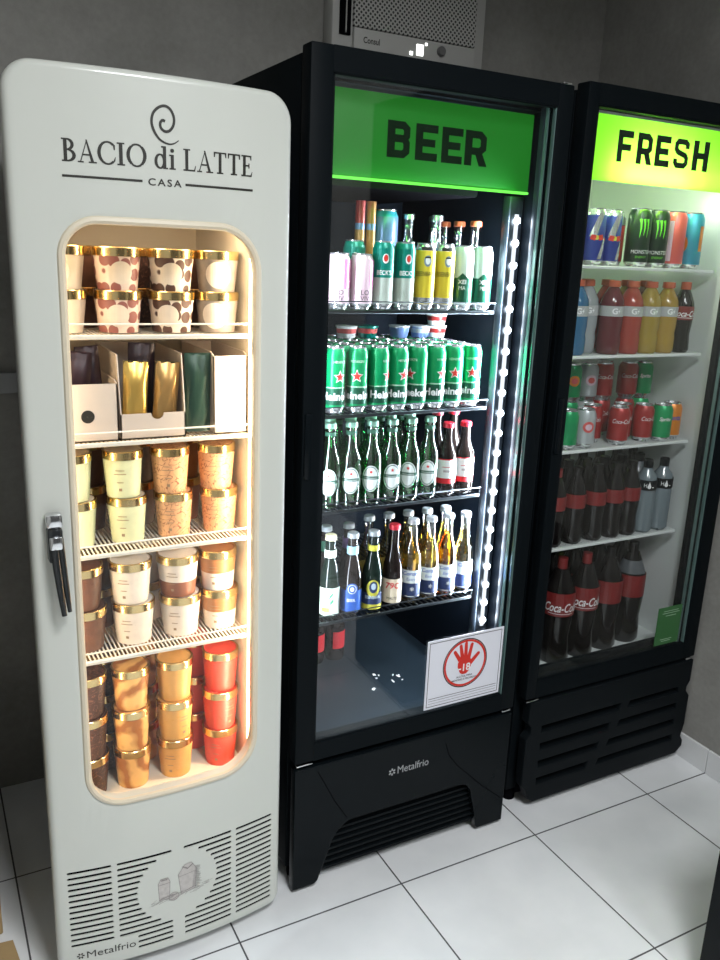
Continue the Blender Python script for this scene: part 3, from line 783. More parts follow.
def decal(m, polys, r, z, a, off=0., step=.005, slope=0.):
    m.flat(refine(polys, step), lambda x, y: ((r + slope * (z + y) + .0005 + off) * math.sin(a + x / r), -(r + slope * (z + y) + .0005 + off) * math.cos(a + x / r), z + y)); return m
def wtext(s, h, **k):
    p = text_polys(s, align='CENTER', **k)
    zs = [q[1] for f in p for q in f]; lo, hi = min(zs), max(zs); sc = h / (hi - lo)
    return [[(x * sc, (z - lo) * sc) for x, z in f] for f in p]
def narrow(p, k): return [[(x * k, z) for x, z in f] for f in p]

LONG = [(0, .002), (.86, 0), (1, .006), (1, .105), (.93, .122), (.62, .142), (.46, .160), (.43, .192)]
def bottle(parent, r, h, gl, cap, prof=None, liquid=None, lip=.0135):
    k = h / .21
    m = MB()
    pr = [(p[0] * r, p[1] * k) for p in (prof or LONG)]
    pr += [(lip, pr[-1][1] + .003), (lip, h - .012), (0, h - .012)]
    m.mat(gl); m.lathe(pr, 22); b = m.build('bottle_body', parent)
    if liquid:
        m = MB().mat(liquid); pl = [(max(0, p[0] * r - .002), p[1] * k + .002) for p in (prof or LONG)[:-1]]; m.lathe([(0, .004)] + pl[1:] + [(0, pl[-1][1])], 18); m.build('drink', b)
    m = MB().mat(cap); m.lathe([(lip * .8, h - .014), (lip * 1.12, h - .013), (lip * 1.08, h - .002), (lip * .9, h), (0, h)], 18); m.build('bottle_cap', parent)
    return b

# ------------------------------------------------------------------ ice cream tubs
def tubmat(name, build):
    m, nt, b, out = nodes(name); b.inputs['Roughness'].default_value = .45
    tc = nt.nodes.new('ShaderNodeTexCoord'); col = build(nt, tc); nt.links.new(col, b.inputs['Base Color']); return m
def ramp(nt, fac, stops, const=False):
    cr = nt.nodes.new('ShaderNodeValToRGB')
    if const: cr.color_ramp.interpolation = 'CONSTANT'
    els = cr.color_ramp.elements
    while len(els) < len(stops): els.new(.5)
    for e, (p, c) in zip(els, stops): e.position = p; e.color = (*c, 1)
    nt.links.new(fac, cr.inputs[0]); return cr.outputs[0]
def giraffe(bg, spot, sc=40):
    def f(nt, tc):
        v = nt.nodes.new('ShaderNodeTexVoronoi'); v.feature = 'F1'; v.inputs['Scale'].default_value = sc; v.inputs['Randomness'].default_value = .45
        nt.links.new(tc.outputs['Object'], v.inputs['Vector']); return ramp(nt, v.outputs['Distance'], [(0, spot), (.47, spot), (.52, bg)])
    return f
def swirl(bg, ink):
    def f(nt, tc):
        w = nt.nodes.new('ShaderNodeTexNoise'); w.inputs['Scale'].default_value = 38; w.inputs['Detail'].default_value = 1; w.inputs['Distortion'].default_value = 2.2
        nt.links.new(tc.outputs['Object'], w.inputs['Vector']); return ramp(nt, w.outputs['Fac'], [(0, bg), (.48, bg), (.495, ink), (.525, ink), (.54, bg)])
    return f
def marble(c1, c2):
    def f(nt, tc):
        w = nt.nodes.new('ShaderNodeTexWave'); w.inputs['Scale'].default_value = 9; w.inputs['Distortion'].default_value = 9; w.inputs['Detail'].default_value = 3; w.bands_direction = 'DIAGONAL'
        nt.links.new(tc.outputs['Object'], w.inputs['Vector']); return ramp(nt, w.outputs['Fac'], [(.15, c1), (.8, c2)])
    return f
def plain(c, k=.06):
    def f(nt, tc):
        w = nt.nodes.new('ShaderNodeTexNoise'); w.inputs['Scale'].default_value = 60; w.inputs['Detail'].default_value = 3
        nt.links.new(tc.outputs['Object'], w.inputs['Vector']); return ramp(nt, w.outputs['Fac'], [(.3, tuple(q * (1 - k) for q in c)), (.7, c)])
    return f
T = {
    'cream': tubmat('cream_tub', plain((.74, .60, .44))),
    'pinkspot': tubmat('pink_spotted_tub', giraffe((.80, .62, .50), (.30, .10, .08))),
    'brownspot': tubmat('brown_spotted_tub', giraffe((.82, .70, .56), (.10, .045, .03))),
    'grey': tubmat('grey_beige_tub', plain((.33, .27, .22), .25)),
    'pistachio': tubmat('pale_green_tub', plain((.68, .71, .45))),
    'orange': tubmat('peach_swirl_tub', swirl((.74, .40, .20), (.30, .10, .045))),
    'coffee': tubmat('dark_coffee_tub', plain((.14, .055, .028), .3)),
    'white': tubmat('ivory_tub', plain((.80, .71, .62))),
    'cocoa': tubmat('cocoa_band', plain((.24, .085, .045))),
    'caramel': tubmat('caramel_band', plain((.36, .15, .055))),
    'amber': tubmat('amber_marbled_tub', marble((.40, .14, .03), (.85, .48, .16))),
    'honey': tubmat('honey_tub', plain((.72, .38, .11))),
    'strawberry': tubmat('strawberry_red_tub', plain((.68, .065, .04))),
    'choco': tubmat('dark_chocolate_tub', swirl((.055, .022, .015), (.18, .08, .05))),
    'badge': tubmat('pale_badge', plain((.80, .68, .54))),
    'print': tubmat('brown_print', plain((.33, .22, .13))),
}
def tub(kind, r, h, label, loc, group, rz=CAMA, lidtop=None):
    """kind: cup material, or (lower, upper) for a cup of two bands"""
    t = thing('ice_cream_tub', label, 'ice cream tub', loc, group, rz)
    lo, up = kind if isinstance(kind, tuple) else (kind, kind)
    rb = r * .80; rt = r * .955; zl = h - .0175; zm = zl * (.46 if lo == 'cocoa' else .54)
    rm = rb + (rt - rb) * zm / zl
    m = MB(); m.lathe([(0, .002), (rb - .003, .002), (rb, 0), (rm, zm), (rt, zl)], 32, mats=[T[lo], T[lo], T[lo], T[up]]); cup = m.build('cup', t)
    m = MB(); m.lathe([(rt, zl - .0005), (r, zl), (r, h - .0015), (r - .0015, h), (r - .005, h - .0005), (r - .007, h - .003), (0, h - .003)], 32, mats=['gold', 'gold', 'gold', 'gold', T[lidtop or up], T[lidtop or up]]); m.build('lid', t)
    return t, cup
def tubdup(src, label, loc, rz=CAMA): return dup(src, label, loc, rz)
def badge(cup, r, h, z, rad, a, mat='badge'):
    m = MB().mat(T[mat]); decal(m, disc(0, 0, rad * .9, rad, 24), r * .80, z, a, .0006, .005, r * .155 / (h - .0175)); m.build('badge', cup)
def prints(cup, r, h, word=None, a=0.):
    m = MB().mat(T['print']); rr = r * .93
    rows = [(.016, .60, .0016), (.022, .52, .0016), (.012, .34, .0016), (.006, .16, .006)]
    for w, z, hh in rows: decal(m, [rect(-w/2, w/2, 0, hh)], r * .80, h * z, a, .0006, .005, r * .155 / (h - .0175))
    m.build('print', cup)
RW = 'ice cream tubs in the white freezer'
Y1 = .190
lvl = ['lower', 'upper']
# top shelf: short wide tubs, two high
spec = [('cream', -.752, 'plain cream tub at the far end', 'near the handle'), ('pinkspot', -.643, 'pink tub with dark blotches', 'left of the brown-spotted pair'), ('brownspot', -.535, 'cream tub with dark brown giraffe spots', 'mid shelf'), ('grey', -.4365, 'taupe tub with round pale badge', 'by the bright strip')]
zs, hh, rr = 1.430, .0825, .0485
for kind, x, d, w in spec:
    rr = .0485 if kind != 'grey' else .0465
    t, c = tub(kind, rr, hh, f'{d}, lower on the top freezer shelf', (x, Y1, zs), RW, lidtop='cream')
    badge(c, rr, hh, .034, .022 if kind != 'grey' else .027, .15 if kind != 'pinkspot' else .35)
    tubdup(t, f'{d}, upper on the top freezer shelf', (x, Y1, zs + hh), CAMA + .2)
# middle shelf: tall tubs, two high
zs, hh, rr = .986, .1005, .0425
spec = [('pistachio', -.747, 'pale green tub beside the freezer handle', 'orange'), ('pistachio', -.642, 'pale green tub next to the peach ones', ''), ('orange', -.541, 'peach tub with brown curls next to the green ones', ''), ('orange', -.437, 'peach tub with brown curls beside the bright strip', '')]
for kind, x, d, w in spec:
    t, c = tub(kind, rr, hh, f'{d}, lower on the third shelf', (x + .003, Y1, zs), RW, lidtop='cream' if kind == 'pistachio' else None)
    prints(c, rr, hh, None, .1)
    tubdup(t, f'{d}, upper on the third shelf', (x - .003, Y1, zs + hh), CAMA + .1)
# fourth shelf
zs, hh, rr = .750, .0955, .0475
spec = [('coffee', 'coffee', -.738, 'dark coffee brown tub beside the handle edge'), ('white', 'white', -.633, 'ivory tub with gold rim next to the dark one'), ('white', ('cocoa', 'white'), -.527, 'ivory tub'), (('white', 'caramel'), ('white', 'caramel'), -.4335, 'caramel over ivory two-tone tub')]
for i, (lo, up, x, d) in enumerate(spec):
    rr = .0475 if i < 3 else .044
    t, c = tub(lo, rr, hh, f'{d}, lower on the fourth shelf' if i != 2 else 'all ivory tub under the cocoa-based one on the fourth shelf', (x, Y1, zs), RW)
    prints(c, rr, hh)
    if lo == up: tubdup(t, f'{d}, upper on the fourth shelf', (x - .004, Y1, zs + hh))
    else:
        t, c = tub(up, rr, hh, 'ivory tub with a cocoa brown lower band on the fourth shelf', (x - .004, Y1, zs + hh), RW); prints(c, rr, hh)
# bottom: three high
zs, hh, rr = .3856, .1, .0435
spec = [('choco', -.742, 'dark chocolate tub'), ('amber', -.646, 'amber marbled tub'), ('honey', -.545, 'honey yellow tub'), ('strawberry', -.4335, 'strawberry red tub')]
for kind, x, d in spec:
    t, c = tub(kind, rr, hh, f'{d}, lowest of three on the freezer floor', (x, Y1, zs), RW)
    if kind in ('honey', 'strawberry'): prints(c, rr, hh)
    tubdup(t, f'{d}, middle of three on the freezer floor', (x, Y1 - .002, zs + hh), CAMA + .9)
    tubdup(t, f'{d}, topmost of three on the freezer floor', (x + .002, Y1 + .002, zs + 2 * hh), CAMA + 1.9)
# second rank, seen in the gaps
for kind, x, z, r_, h_, d in (('strawberry', -.470, .3856, .0435, .1, 'strawberry red tub'), ('amber', -.60, .3856, .0435, .1, 'amber tub'), ('choco', -.69, .3856, .0435, .1, 'dark chocolate tub')):
    t, c = tub(kind, r_, h_, f'{d} in the second rank on the freezer floor, lowest', (x, .285, z), RW)
    tubdup(t, f'{d} in the second rank on the freezer floor, middle one', (x, .285, z + h_)); 
    tubdup(t, f'{d} in the second rank on the freezer floor, topmost', (x, .285, z + 2 * h_))
for kind, x, z, r_, h_, d in (('coffee', -.69, .750, .0475, .0955, 'dark coffee tub'), ('white', -.58, .750, .0475, .0955, 'ivory tub'), ('caramel', -.475, .750, .0475, .0955, 'caramel tub'),
                              ('coffee', -.70, .986, .0425, .1005, 'dark coffee tub'), ('grey', -.59, .986, .0425, .1005, 'taupe tub'), ('caramel', -.485, .986, .0425, .1005, 'caramel tub'),
                              ('coffee', -.70, 1.43, .0485, .0825, 'dark brown short tub'), ('choco', -.59, 1.43, .0485, .0825, 'chocolate short tub'), ('coffee', -.48, 1.43, .0485, .0825, 'brown short tub')):
    sh = {.750: 'fourth', .986: 'third', 1.43: 'top'}[z]
    t, c = tub(kind, r_, h_, f'{d} in the second rank on the {sh} freezer shelf, lower', (x, .30, z), RW)
    tubdup(t, f'{d} in the second rank on the {sh} freezer shelf, upper', (x, .30, z + h_))
# second shelf: tray boxes with foil pouches
def tray(label, x0, x1, y0, y1, z0, zf, zb, mat, notch=None):
    t = thing('display_box', label, 'display box', (0, 0, 0), 'open boxes on the second freezer shelf')
    m = MB().mat(mat)
    e = .0025
    m.box(x0, x1, y0, y1, z0, z0 + e); m.box(x0, x1, y1 - e, y1, z0, zb)
    for x in (x0, x1 - e):
        pts = [(y0, z0), (y1, z0), (y1, zb), (y0 + .02, zb), (y0, zf)]
        a = [m.bm.verts.new((x, p, q)) for p, q in pts]; b = [m.bm.verts.new((x + e, p, q)) for p, q in pts]
        m.face(a); m.face(b[::-1])
        for i in range(5): m.face([a[i], b[i], b[(i+1) % 5], a[(i+1) % 5]])
    if notch:
        c, w = notch; arc = [(c + w * math.cos(R(180 - 18 * i)), zf - w * math.sin(R(18 * i))) for i in range(11)]
        m.prism([(x0, z0), (x1, z0), (x1, zf)] + arc[::-1] + [(x0, zf)], y0, y0 + e)
    else: m.box(x0, x1, y0, y0 + e, z0, zf)
    m.build('box', t, smooth=0); return t
M['boxwhite'] = pm('white_carton', (.66, .56, .48), .6, noise=.05)
M['boxdark'] = pm('dark_carton_inside', (.10, .07, .07), .7, noise=.2)
Z2 = 1.219
tb = tray('white open carton with a round dark dot beside the handle edge', -.775, -.664, .125, .36, Z2, Z2 + .115, Z2 + .12, 'boxwhite')
m = MB().mat('ink'); m.flat(disc(-.723, 1.270, .013, .013), lambda x, z: (x, .1244, z)); m.build('dot', tb, smooth=0)
tray('middle open carton with a scooped lip holding gold pouches', -.660, -.527, .125, .36, Z2, Z2 + .052, Z2 + .170, 'boxwhite', (-.585, .013))
tray('torn white carton with a raised top beside the bright strip', -.466, -.392, .125, .36, Z2, Z2 + .165, Z2 + .172, 'boxwhite')
def pouch(label, x, z, w, h, col, tilt=0., y=.15, rz=0.):
    t = thing('foil_pouch', label, 'pouch', (x, y, z), 'foil ice cream pouches', rz)
    m = MB().mat(col); n, k = 8, 10
    for s in (-1, 1):
        g = []
        for j in range(k + 1):
            row = []
            for i in range(n + 1):
                u = i / n * 2 - 1; v = j / k
                th = .013 * (1 - u ** 4) * max(0, min(1, (1 - v) * 4) * min(1, v * 6 + .1)) + .0008
                row.append(m.bm.verts.new((u * w / 2 * (1 + .02 * math.sin(9 * v)), s * th + .001 * math.sin(17 * u + 11 * v), v * h + .001)))
            g.append(row)
        for j in range(k):
            for i in range(n): m.face([g[j][i], g[j][i+1], g[j+1][i+1], g[j+1][i]])
    bmesh.ops.remove_doubles(m.bm, verts=m.bm.verts, dist=.0005)
    m.xform(Matrix.Rotation(tilt, 4, 'Y')); m.build('pouch', t)
    m = MB().mat('gold' if col in ('pouchgold', 'pouchbronze') else col)
    m.box(-w / 2, w / 2, -.0012, .0012, h - .008, h + .002); m.xform(Matrix.Rotation(tilt, 4, 'Y')); m.build('seal', t, smooth=0)
    return t
M['pouchgold'] = pm('gold_pouch', (.85, .55, .14), .28, .75)
M['pouchbronze'] = pm('bronze_pouch', (.55, .33, .12), .3, .7)
M['pouchgreen'] = pm('green_pouch', (.018, .05, .035), .35, .2)
M['pouchpurple'] = pm('dark_plum_pouch', (.03, .014, .02), .35, .2)
pouch('bright gold foil pouch in the middle carton, the one nearer the handle', -.628, Z2 + .004, .050, .150, 'pouchgold', .05)
pouch('bronze foil pouch in the middle carton, the one nearer the green', -.568, Z2 + .004, .050, .148, 'pouchbronze', .09)
pouch('dark green foil pouch standing between the cartons', -.497, Z2 + .003, .056, .165, 'pouchgreen', .02, .145)
pouch('dark plum foil pouch in the dotted carton', -.744, Z2 + .0075, .052, .165, 'pouchpurple', .1, .17)
pouch('second dark plum foil pouch leaning in the dotted carton', -.694, Z2 + .0075, .046, .172, 'pouchpurple', -.08, .20)
pouch('dark pouch behind the gold one in the middle carton', -.60, Z2 + .004, .055, .178, 'pouchpurple', .05, .22)

# ------------------------------------------------------------------ beer cooler goods
g = 'cans and bottles in the beer cooler'
def cmat(n, c, rough=.3, metal=.25): M[n] = pm(n, c, rough, metal)
cmat('can_pink', (.85, .62, .72)); cmat('can_pinkdark', (.75, .25, .5)); cmat('can_teal', (.0, .22, .17)); cmat('can_palebase', (.55, .62, .55)); cmat('can_yellow', (.80, .62, .05)); cmat('can_green', (.0, .30, .10)); cmat('can_greendark', (.01, .09, .05)); cmat('can_mint', (.72, .85, .76))
cmat('can_blue', (.03, .05, .30)); cmat('can_red', (.36, .03, .028)); cmat('can_redpink', (.75, .13, .12)); cmat('can_black', (.012, .03, .018)); cmat('can_sky', (.05, .35, .50)); cmat('can_orange', (.80, .26, .03)); cmat('can_lime', (.0, .32, .10)); cmat('can_grey', (.48, .52, .53)); cmat('can_pbl', (.16, .24, .48)); cmat('can_tan', (.45, .2, .06))
YB1 = .205; Z = 1.478
def rz_of(d): return CAMA + R(d)
# pink short cans
t = thing('drink_can', 'short pale pink wine can at the end of the top beer shelf', 'can', (-.143, YB1, Z), g, rz_of(8))
b = can_mesh(t, .0275, .124, 'can_pink'); m = MB().mat('can_pinkdark'); patch(m, .0275, .5, 1.6, .045, .110); patch(m, .0275, -2.2, -1.2, .045, .110); m.mat('ink'); decal(m, wtext('LO', .011), .0275, .032, .1); decal(m, wtext('VIV', .010), .0275, .019, .1); m.build('label', b, smooth=0)
dup(t, 'short pale pink wine can next to the teal cans', (-.083, YB1, Z), rz_of(20))
# teal cans
t = thing('drink_can', 'teal beer can with a red crest next to the pink cans', 'can', (-.0265, YB1, Z), g, rz_of(10))
b = can_mesh(t, .026, .154, 'can_palebase', 'can_teal')
m = MB().mat('can_teal'); patch(m, .026, -PI, PI, .072, .1375, n=24)
m.mat('white'); decal(m, disc(0, 0, .0075, .011), .026, .115, .1, .0004); decal(m, narrow(wtext('BECK\'S', .011, bold=.02), .8), .026, .078, 0, .0004)
m.mat('red'); decal(m, disc(0, 0, .005, .008), .026, .116, .1, .0008); m.build('label', b, smooth=0)
dup(t, 'teal beer can with a red crest next to the yellow cans', (.031, YB1, Z), rz_of(18))
dup(t, 'teal beer can behind the second pink can', (-.074, YB1 + .058, Z), rz_of(5))
# yellow cans
t = thing('drink_can', 'yellow beer can with a portrait next to the teal cans', 'can', (.0885, YB1, Z), g, rz_of(10))
b = can_mesh(t, .0255, .154, 'can_yellow', 'silver')
m = MB().mat('silver'); patch(m, .0255, -PI, PI, .014, .028, n=24); m.mat('ink'); decal(m, narrow(wtext('EISENBAHN', .011), .62), .0255, .078, .0, .0003)
m.mat(pm('portrait_blue', (.18, .25, .33), .5)); decal(m, disc(0, 0, .009, .013), .0255, .113, .1, .0003); m.mat('white'); decal(m, disc(0, 0, .0055, .009), .0255, .114, .1, .0006); m.mat('ink'); decal(m, [rect(-.007, .007, .0055, .009)], .0255, .114, .1, .0009)
decal(m, [rect(-.014, .014, 0, .007)], .0255, .138, 0, .0002); m.build('label', b, smooth=0)
dup(t, 'yellow beer can with a portrait next to the mint cans', (.144, YB1, Z), rz_of(16))
# mint cans
t = thing('drink_can', 'mint white can with dark green base next to the yellow cans', 'can', (.1995, YB1, Z), g, rz_of(0))
b = can_mesh(t, .0255, .153, 'can_mint'); m = MB().mat('can_greendark'); patch(m, .0255, -PI, PI, .016, .076, n=24); decal(m, [[(-.02, .07), (0, .088), (.02, .07)]], .0255, 0, 0, .0002)
m.mat('white'); decal(m, wtext('XEI', .010, bold=.02), .0255, .062, 0, .0004); decal(m, narrow(wtext('MA', .009), .9), .0255, .048, 0, .0004); m.build('label', b, smooth=0)
dup(t, 'mint white can with dark green base nearest the light strip', (.257, YB1, Z), rz_of(12))
# back rank of the top shelf
M['glassclear'] = glass('clear_glass', (.92, .95, .96), 2.5, .08, .08); M['glassgreen'] = glass('green_glass', (.22, .66, .34), 2.6, .08, .09); M['glassbrown'] = pm('dark_brown_glass', (.012, .008, .007), .08); M['glassdark'] = pm('black_green_glass', (.008, .016, .012), .08)
M['beer'] = glass('pale_beer', (.97, .86, .55), .2); M['amberbeer'] = glass('orange_beer', (.95, .62, .16), .2)
for i, (x, c1) in enumerate(((-.026, 'can_red'), (.004, 'can_tan'))):
    t = thing('slim_bottle', ('slim red-brown bottle' if i == 0 else 'slim orange-brown bottle') + ' standing behind the pink and teal cans', 'bottle', (x, .33, Z), g)
    m = MB(); m.lathe([(0, .001), (.012, 0), (.0125, .18), (.0125, .195), (.012, .24), (0, .24)], 16, mats=['can_tan', 'can_tan', 'can_pbl', c1, c1]); m.build('bottle_body', t)
    m = MB().mat(c1); m.lathe([(.0122, .2402), (.0122, .247), (0, .248)], 16); m.build('bottle_cap', t)
t = thing('drink_can', 'pale blue can stacked behind the teal cans, lower', 'can', (.050, .34, Z), g); can_mesh(t, .032, .115, 'can_pbl', 'can_sky')
dup(t, 'pale blue can stacked behind the teal cans, upper', (.050, .34, Z + .1155))
def clearbottle(label, x, y, z, h=.205, r=.027, cap='silver', rz=0., liquid=None):
    t = thing('glass_bottle', label, 'bottle', (x, y, z), g, rz); bottle(t, r, h, 'glassclear', cap, liquid=liquid); return t
t0 = clearbottle('clear bottle behind the second teal can', .118, .34, Z, .225)
dup(t0, 'clear bottle behind the first yellow can', (.178, .30, Z)); dup(t0, 'clear bottle behind the second yellow can', (.218, .376, Z))
M['capred'] = pm('red_orange_cap', (.55, .10, .04), .4)
t0 = clearbottle('clear bottle with an orange-red cap behind the mint cans, nearest', .276, .27, Z, .215, cap='capred')
dup(t0, 'clear bottle with an orange-red cap behind the mint cans, second rank', (.270, .335, Z)); dup(t0, 'clear bottle with an orange-red cap behind the mint cans, third rank', (.268, .40, Z))
# star cans: eight across, five ranks deep
Z = 1.236
XS = [-.144, -.084, -.0255, .0285, .0835, .1372, .1907, .246]
RT = [36, 4, 62, 40, -38, 44, 12, 6]
HB = .0255
t0 = thing('drink_can', 'green beer can with red star, first from the dark jamb in the front rank', 'can', (XS[0], YB1, Z), 'green star beer cans', rz_of(RT[0]))
b = can_mesh(t0, HB, .154, 'can_green', 'can_green')
m = MB().mat('can_greendark'); patch(m, HB, -PI, PI, .020, .058, n=24)
m.mat('white'); decal(m, wtext('Heineken', .019, bold=.03), HB, .031, .12, .0004, .004); decal(m, star(0, 0, .0165, k=.44), HB, .086, 0, .0003); m.mat(pm('pale_line', (.55, .75, .62), .4)); decal(m, [rect(-.03, .03, 0, .0012)], HB, .061, 0, .0004); decal(m, narrow(wtext('HEINEKEN', .006), .8), HB, .118, 0, .0003)
patch(m, HB, -PI, PI, .0595, .0605, .0005, n=24)
m.mat('red'); decal(m, star(0, 0, .0125, k=.42), HB, .086, 0, .0008); m.build('label', b, smooth=0)
for k in range(5):
    for i, x in enumerate(XS):
        if k == 0 and i == 0: continue
        rank = 'front rank' if k == 0 else ORD[k] + ' rank back'
        dup(t0, f'green beer can with red star, {ORD[i]} from the dark jamb in the {rank}', (x, YB1 + k * .062, Z), rz_of(RT[i] if k == 0 else random.uniform(-180, 180)))
# small cups standing on the cans
ZT = Z + .1545
def cup(label, x, y, z, c1, c2):
    t = thing('lidded_cup', label, 'cup', (x, y, z), g)
    m = MB(); m.lathe([(0, .001), (.022, 0), (.025, .012), (.027, .024), (.027, .026)], 20, mats=[c1, c1, c2, c1]); m.build('cup', t)
    m = MB().mat(c1 if c1 != 'can_pbl' else 'can_grey'); m.lathe([(.0272, .0262), (.0285, .0275), (.0285, .031), (0, .0315)], 20); m.build('lid', t)
    return t
YT = YB1 + 3 * .062
cup('red and white lidded cup on the star cans, near the dark jamb', XS[2] + .004, YT, ZT, 'white', 'can_redpink'); cup('white cup with red band and teal lid on the star cans', XS[3] + .012, YT, ZT, 'can_teal', 'can_redpink')
cup('blue lidded cup on the star cans, mid shelf', XS[5], YT, ZT, 'can_pbl', 'can_pbl'); cup('second blue lidded cup on the star cans beside the first', XS[6] + .012, YT, ZT, 'can_pbl', 'can_grey')
c0 = cup('red and white lidded cup stacked nearest the light, lower', XS[7] + .008, YT, ZT, 'white', 'can_red'); dup(c0, 'red and white lidded cup stacked nearest the light, upper', (XS[7] + .008, YT, ZT + .032))
# third shelf: six green bottles with oval labels, two with red labels
Z = 1.002
XB = [-.150, -.0925, -.035, .0215, .0770, .1328]
M['labelgreen'] = pm('label_green', (.02, .10, .06), .5); M['labelwhite'] = pm('label_white', (.80, .85, .84), .5); M['labelblue'] = pm('label_blue', (.02, .10, .45), .5); M['labelnavy'] = pm('label_navy', (.015, .03, .10), .5); M['labelred'] = pm('label_red', (.60, .02, .03), .5); M['labelyellow'] = pm('label_yellow', (.60, .55, .06), .5); M['labelcream'] = pm('label_cream', (.78, .66, .50), .5); M['labelmint'] = pm('label_mint', (.70, .84, .72), .5)
M['capgreen'] = pm('pale_green_cap', (.30, .55, .42), .35, .5); M['capwhite'] = pm('white_cap', (.42, .45, .48), .4, .3); M['capyellow'] = pm('cream_cap', (.75, .70, .45), .4); M['capred2'] = pm('red_cap', (.55, .02, .04), .35, .2)
t0 = thing('beer_bottle', 'green beer bottle with oval star label, first from the dark jamb', 'bottle', (XB[0], YB1, Z), g, rz_of(4))
RB = .0275
b = bottle(t0, RB, .208, 'glassgreen', 'capgreen')
m = MB().mat('labelwhite'); decal(m, disc(0, 0, .0215, .033), RB, .066, 0, .0003)
m.mat('labelgreen'); decal(m, oval(0, 0, .0195, .031, .0022, .0022), RB, .066, 0, .0006); decal(m, [rect(-.021, .021, 0, .008)], RB, .064, 0, .0006)
m.mat('labelwhite'); decal(m, wtext('Heineken', .0055), RB, .0652, 0, .0009); m.mat('red'); decal(m, star(0, 0, .0055), RB, .083, 0, .0006); m.build('label', b, smooth=0)
m = MB().mat('labelgreen'); patch(m, .0125, -PI, PI, .176, .186, .0006, 16); m.build('neck_label', b)
for i in range(1, 6): dup(t0, f'green beer bottle with oval star label, {ORD[i]} from the dark jamb', (XB[i], YB1, Z), rz_of([0, 10, 6, 14, -4, 2][i]))
for i, x in enumerate([-.12, -.062, -.004, .054, .112]): dup(t0, f'green beer bottle in the second rank, {ORD[i]} from the dark jamb', (x, YB1 + .066, Z), rz_of(random.uniform(60, 300)))
for i, x in enumerate([-.13, -.065, .0, .06, .12]): dup(t0, f'green beer bottle in the third rank, {ORD[i]} from the dark jamb', (x, YB1 + .13, Z), rz_of(random.uniform(60, 300)))
t0 = thing('beer_bottle', 'dark bottle with white and red label next to the green bottles', 'bottle', (.190, YB1, Z), g, rz_of(5))
b = bottle(t0, .027, .19, 'glassbrown', 'capred2')
m = MB().mat('labelwhite'); patch(m, .027, -1.5, 1.5, .046, .094); m.mat('labelred'); patch(m, .027, -1.5, 1.5, .032, .0455); patch(m, .027, -1.5, 1.5, .0942, .097); decal(m, [rect(-.012, .012, 0, .0016)], .027, .075, 0, .0006); m.mat(pm('grey_print', (.45, .42, .42), .6)); decal(m, [rect(-.009, .009, 0, .006)], .027, .062, 0, .0006); m.build('label', b, smooth=0)
dup(t0, 'dark bottle with white and red label nearest the light strip', (.245, YB1, Z), rz_of(10))
for i, x in enumerate((.198, .25)):
    t = thing('beer_bottle', ('dark red-capped bottle in the second rank next to the green ones', 'dark red-capped bottle in the second rank nearest the light strip')[i], 'bottle', (x, YB1 + .065, Z), g); bottle(t, .027, .21, 'glassbrown', 'capred2')
# fourth shelf
Z = .711
ST = [(0, .002), (.88, 0), (1, .006), (1, .085), (.93, .105), (.70, .130), (.50, .150), (.47, .192)]
def darkbottle(label, x, h, gl, cap, lab, rz=0., r=.027):
    t = thing('beer_bottle', label, 'bottle', (x, YB1, Z), g, rz_of(rz)); b = bottle(t, r, h, gl, cap, ST); m = MB(); lab(m, r, h); m.build('label', b, smooth=0); return t, b
def necklab(b, mat, r, z0, z1):
    m = MB().mat(mat); m.lathe([(r, z0), (r, z1)], 18); m.build('neck_label', b)
def lab1(m, r, h):
    m.mat('labelmint'); patch(m, r, -1.4, 1.4, .008, .082); m.mat(pm('leaf_green', (.04, .35, .15), .5)); decal(m, [[(.002, .05), (.012, .064), (.014, .072), (.004, .062)], [(.006, .036), (.014, .046), (.014, .054), (.006, .046)]], r, 0, 0, .0004); m.mat('labelyellow'); decal(m, [rect(-.016, .004, .018, .030)], r, 0, 0, .0003)
def lab2(m, r, h):
    m.mat('labelblue'); patch(m, r, -1.4, 1.4, .008, .066); decal(m, disc(.002, .068, .015, .018), r, 0, 0, .0003); m.mat('labelwhite'); decal(m, oval(.002, .070, .011, .0125, .0018, .0018), r, 0, 0, .0008); decal(m, narrow(wtext('BIER', .008, bold=.02), 1), r, .036, 0, .0006); decal(m, disc(.002, .070, .005, .006), r, 0, 0, .0008)
def lab3(m, r, h):
    m.mat('labelyellow'); decal(m, disc(0, .062, .017, .024), r, 0, .05, .0003); patch(m, r, -1.3, 1.4, .004, .018); m.mat('labelnavy'); patch(m, r, -1.3, 1.4, .018, .05, .0006); decal(m, disc(.001, .066, .011, .016), r, 0, .05, .0008); m.mat(pm('pale_blue_print', (.5, .6, .7), .5)); decal(m, disc(.001, .068, .006, .009), r, 0, .05, .0011); decal(m, narrow(wtext('EISENBAHN', .009, bold=.02), .62), r, .034, .05, .0011)
def lab4(m, r, h):
    m.mat('labelcream'); patch(m, r, -1.4, 1.4, .012, .078); m.mat('labelred'); decal(m, wtext('79C', .017, shear=.15, bold=.02), r, .052, .05, .0004); m.mat('ink'); decal(m, narrow(wtext('MALTE', .007), .9), r, .022, .05, .0004)
t, b = darkbottle('dark bottle with mint and leaf label beside the dark jamb', -.139, .216, 'glassdark', 'capyellow', lab1, 0); necklab(b, 'labelmint', .0155, .158, .178)
t, b = darkbottle('dark bottle with bright blue label, second on the lowest shelf', -.0765, .214, 'glassbrown', 'capwhite', lab2, 6); necklab(b, pm('sky_label', (.35, .6, .8), .5), .0150, .158, .180)
t, b = darkbottle('dark bottle with yellow and navy label, third on the lowest shelf', -.016, .212, 'glassdark', 'capwhite', lab3, 8); necklab(b, 'labelyellow', .0155, .160, .175)
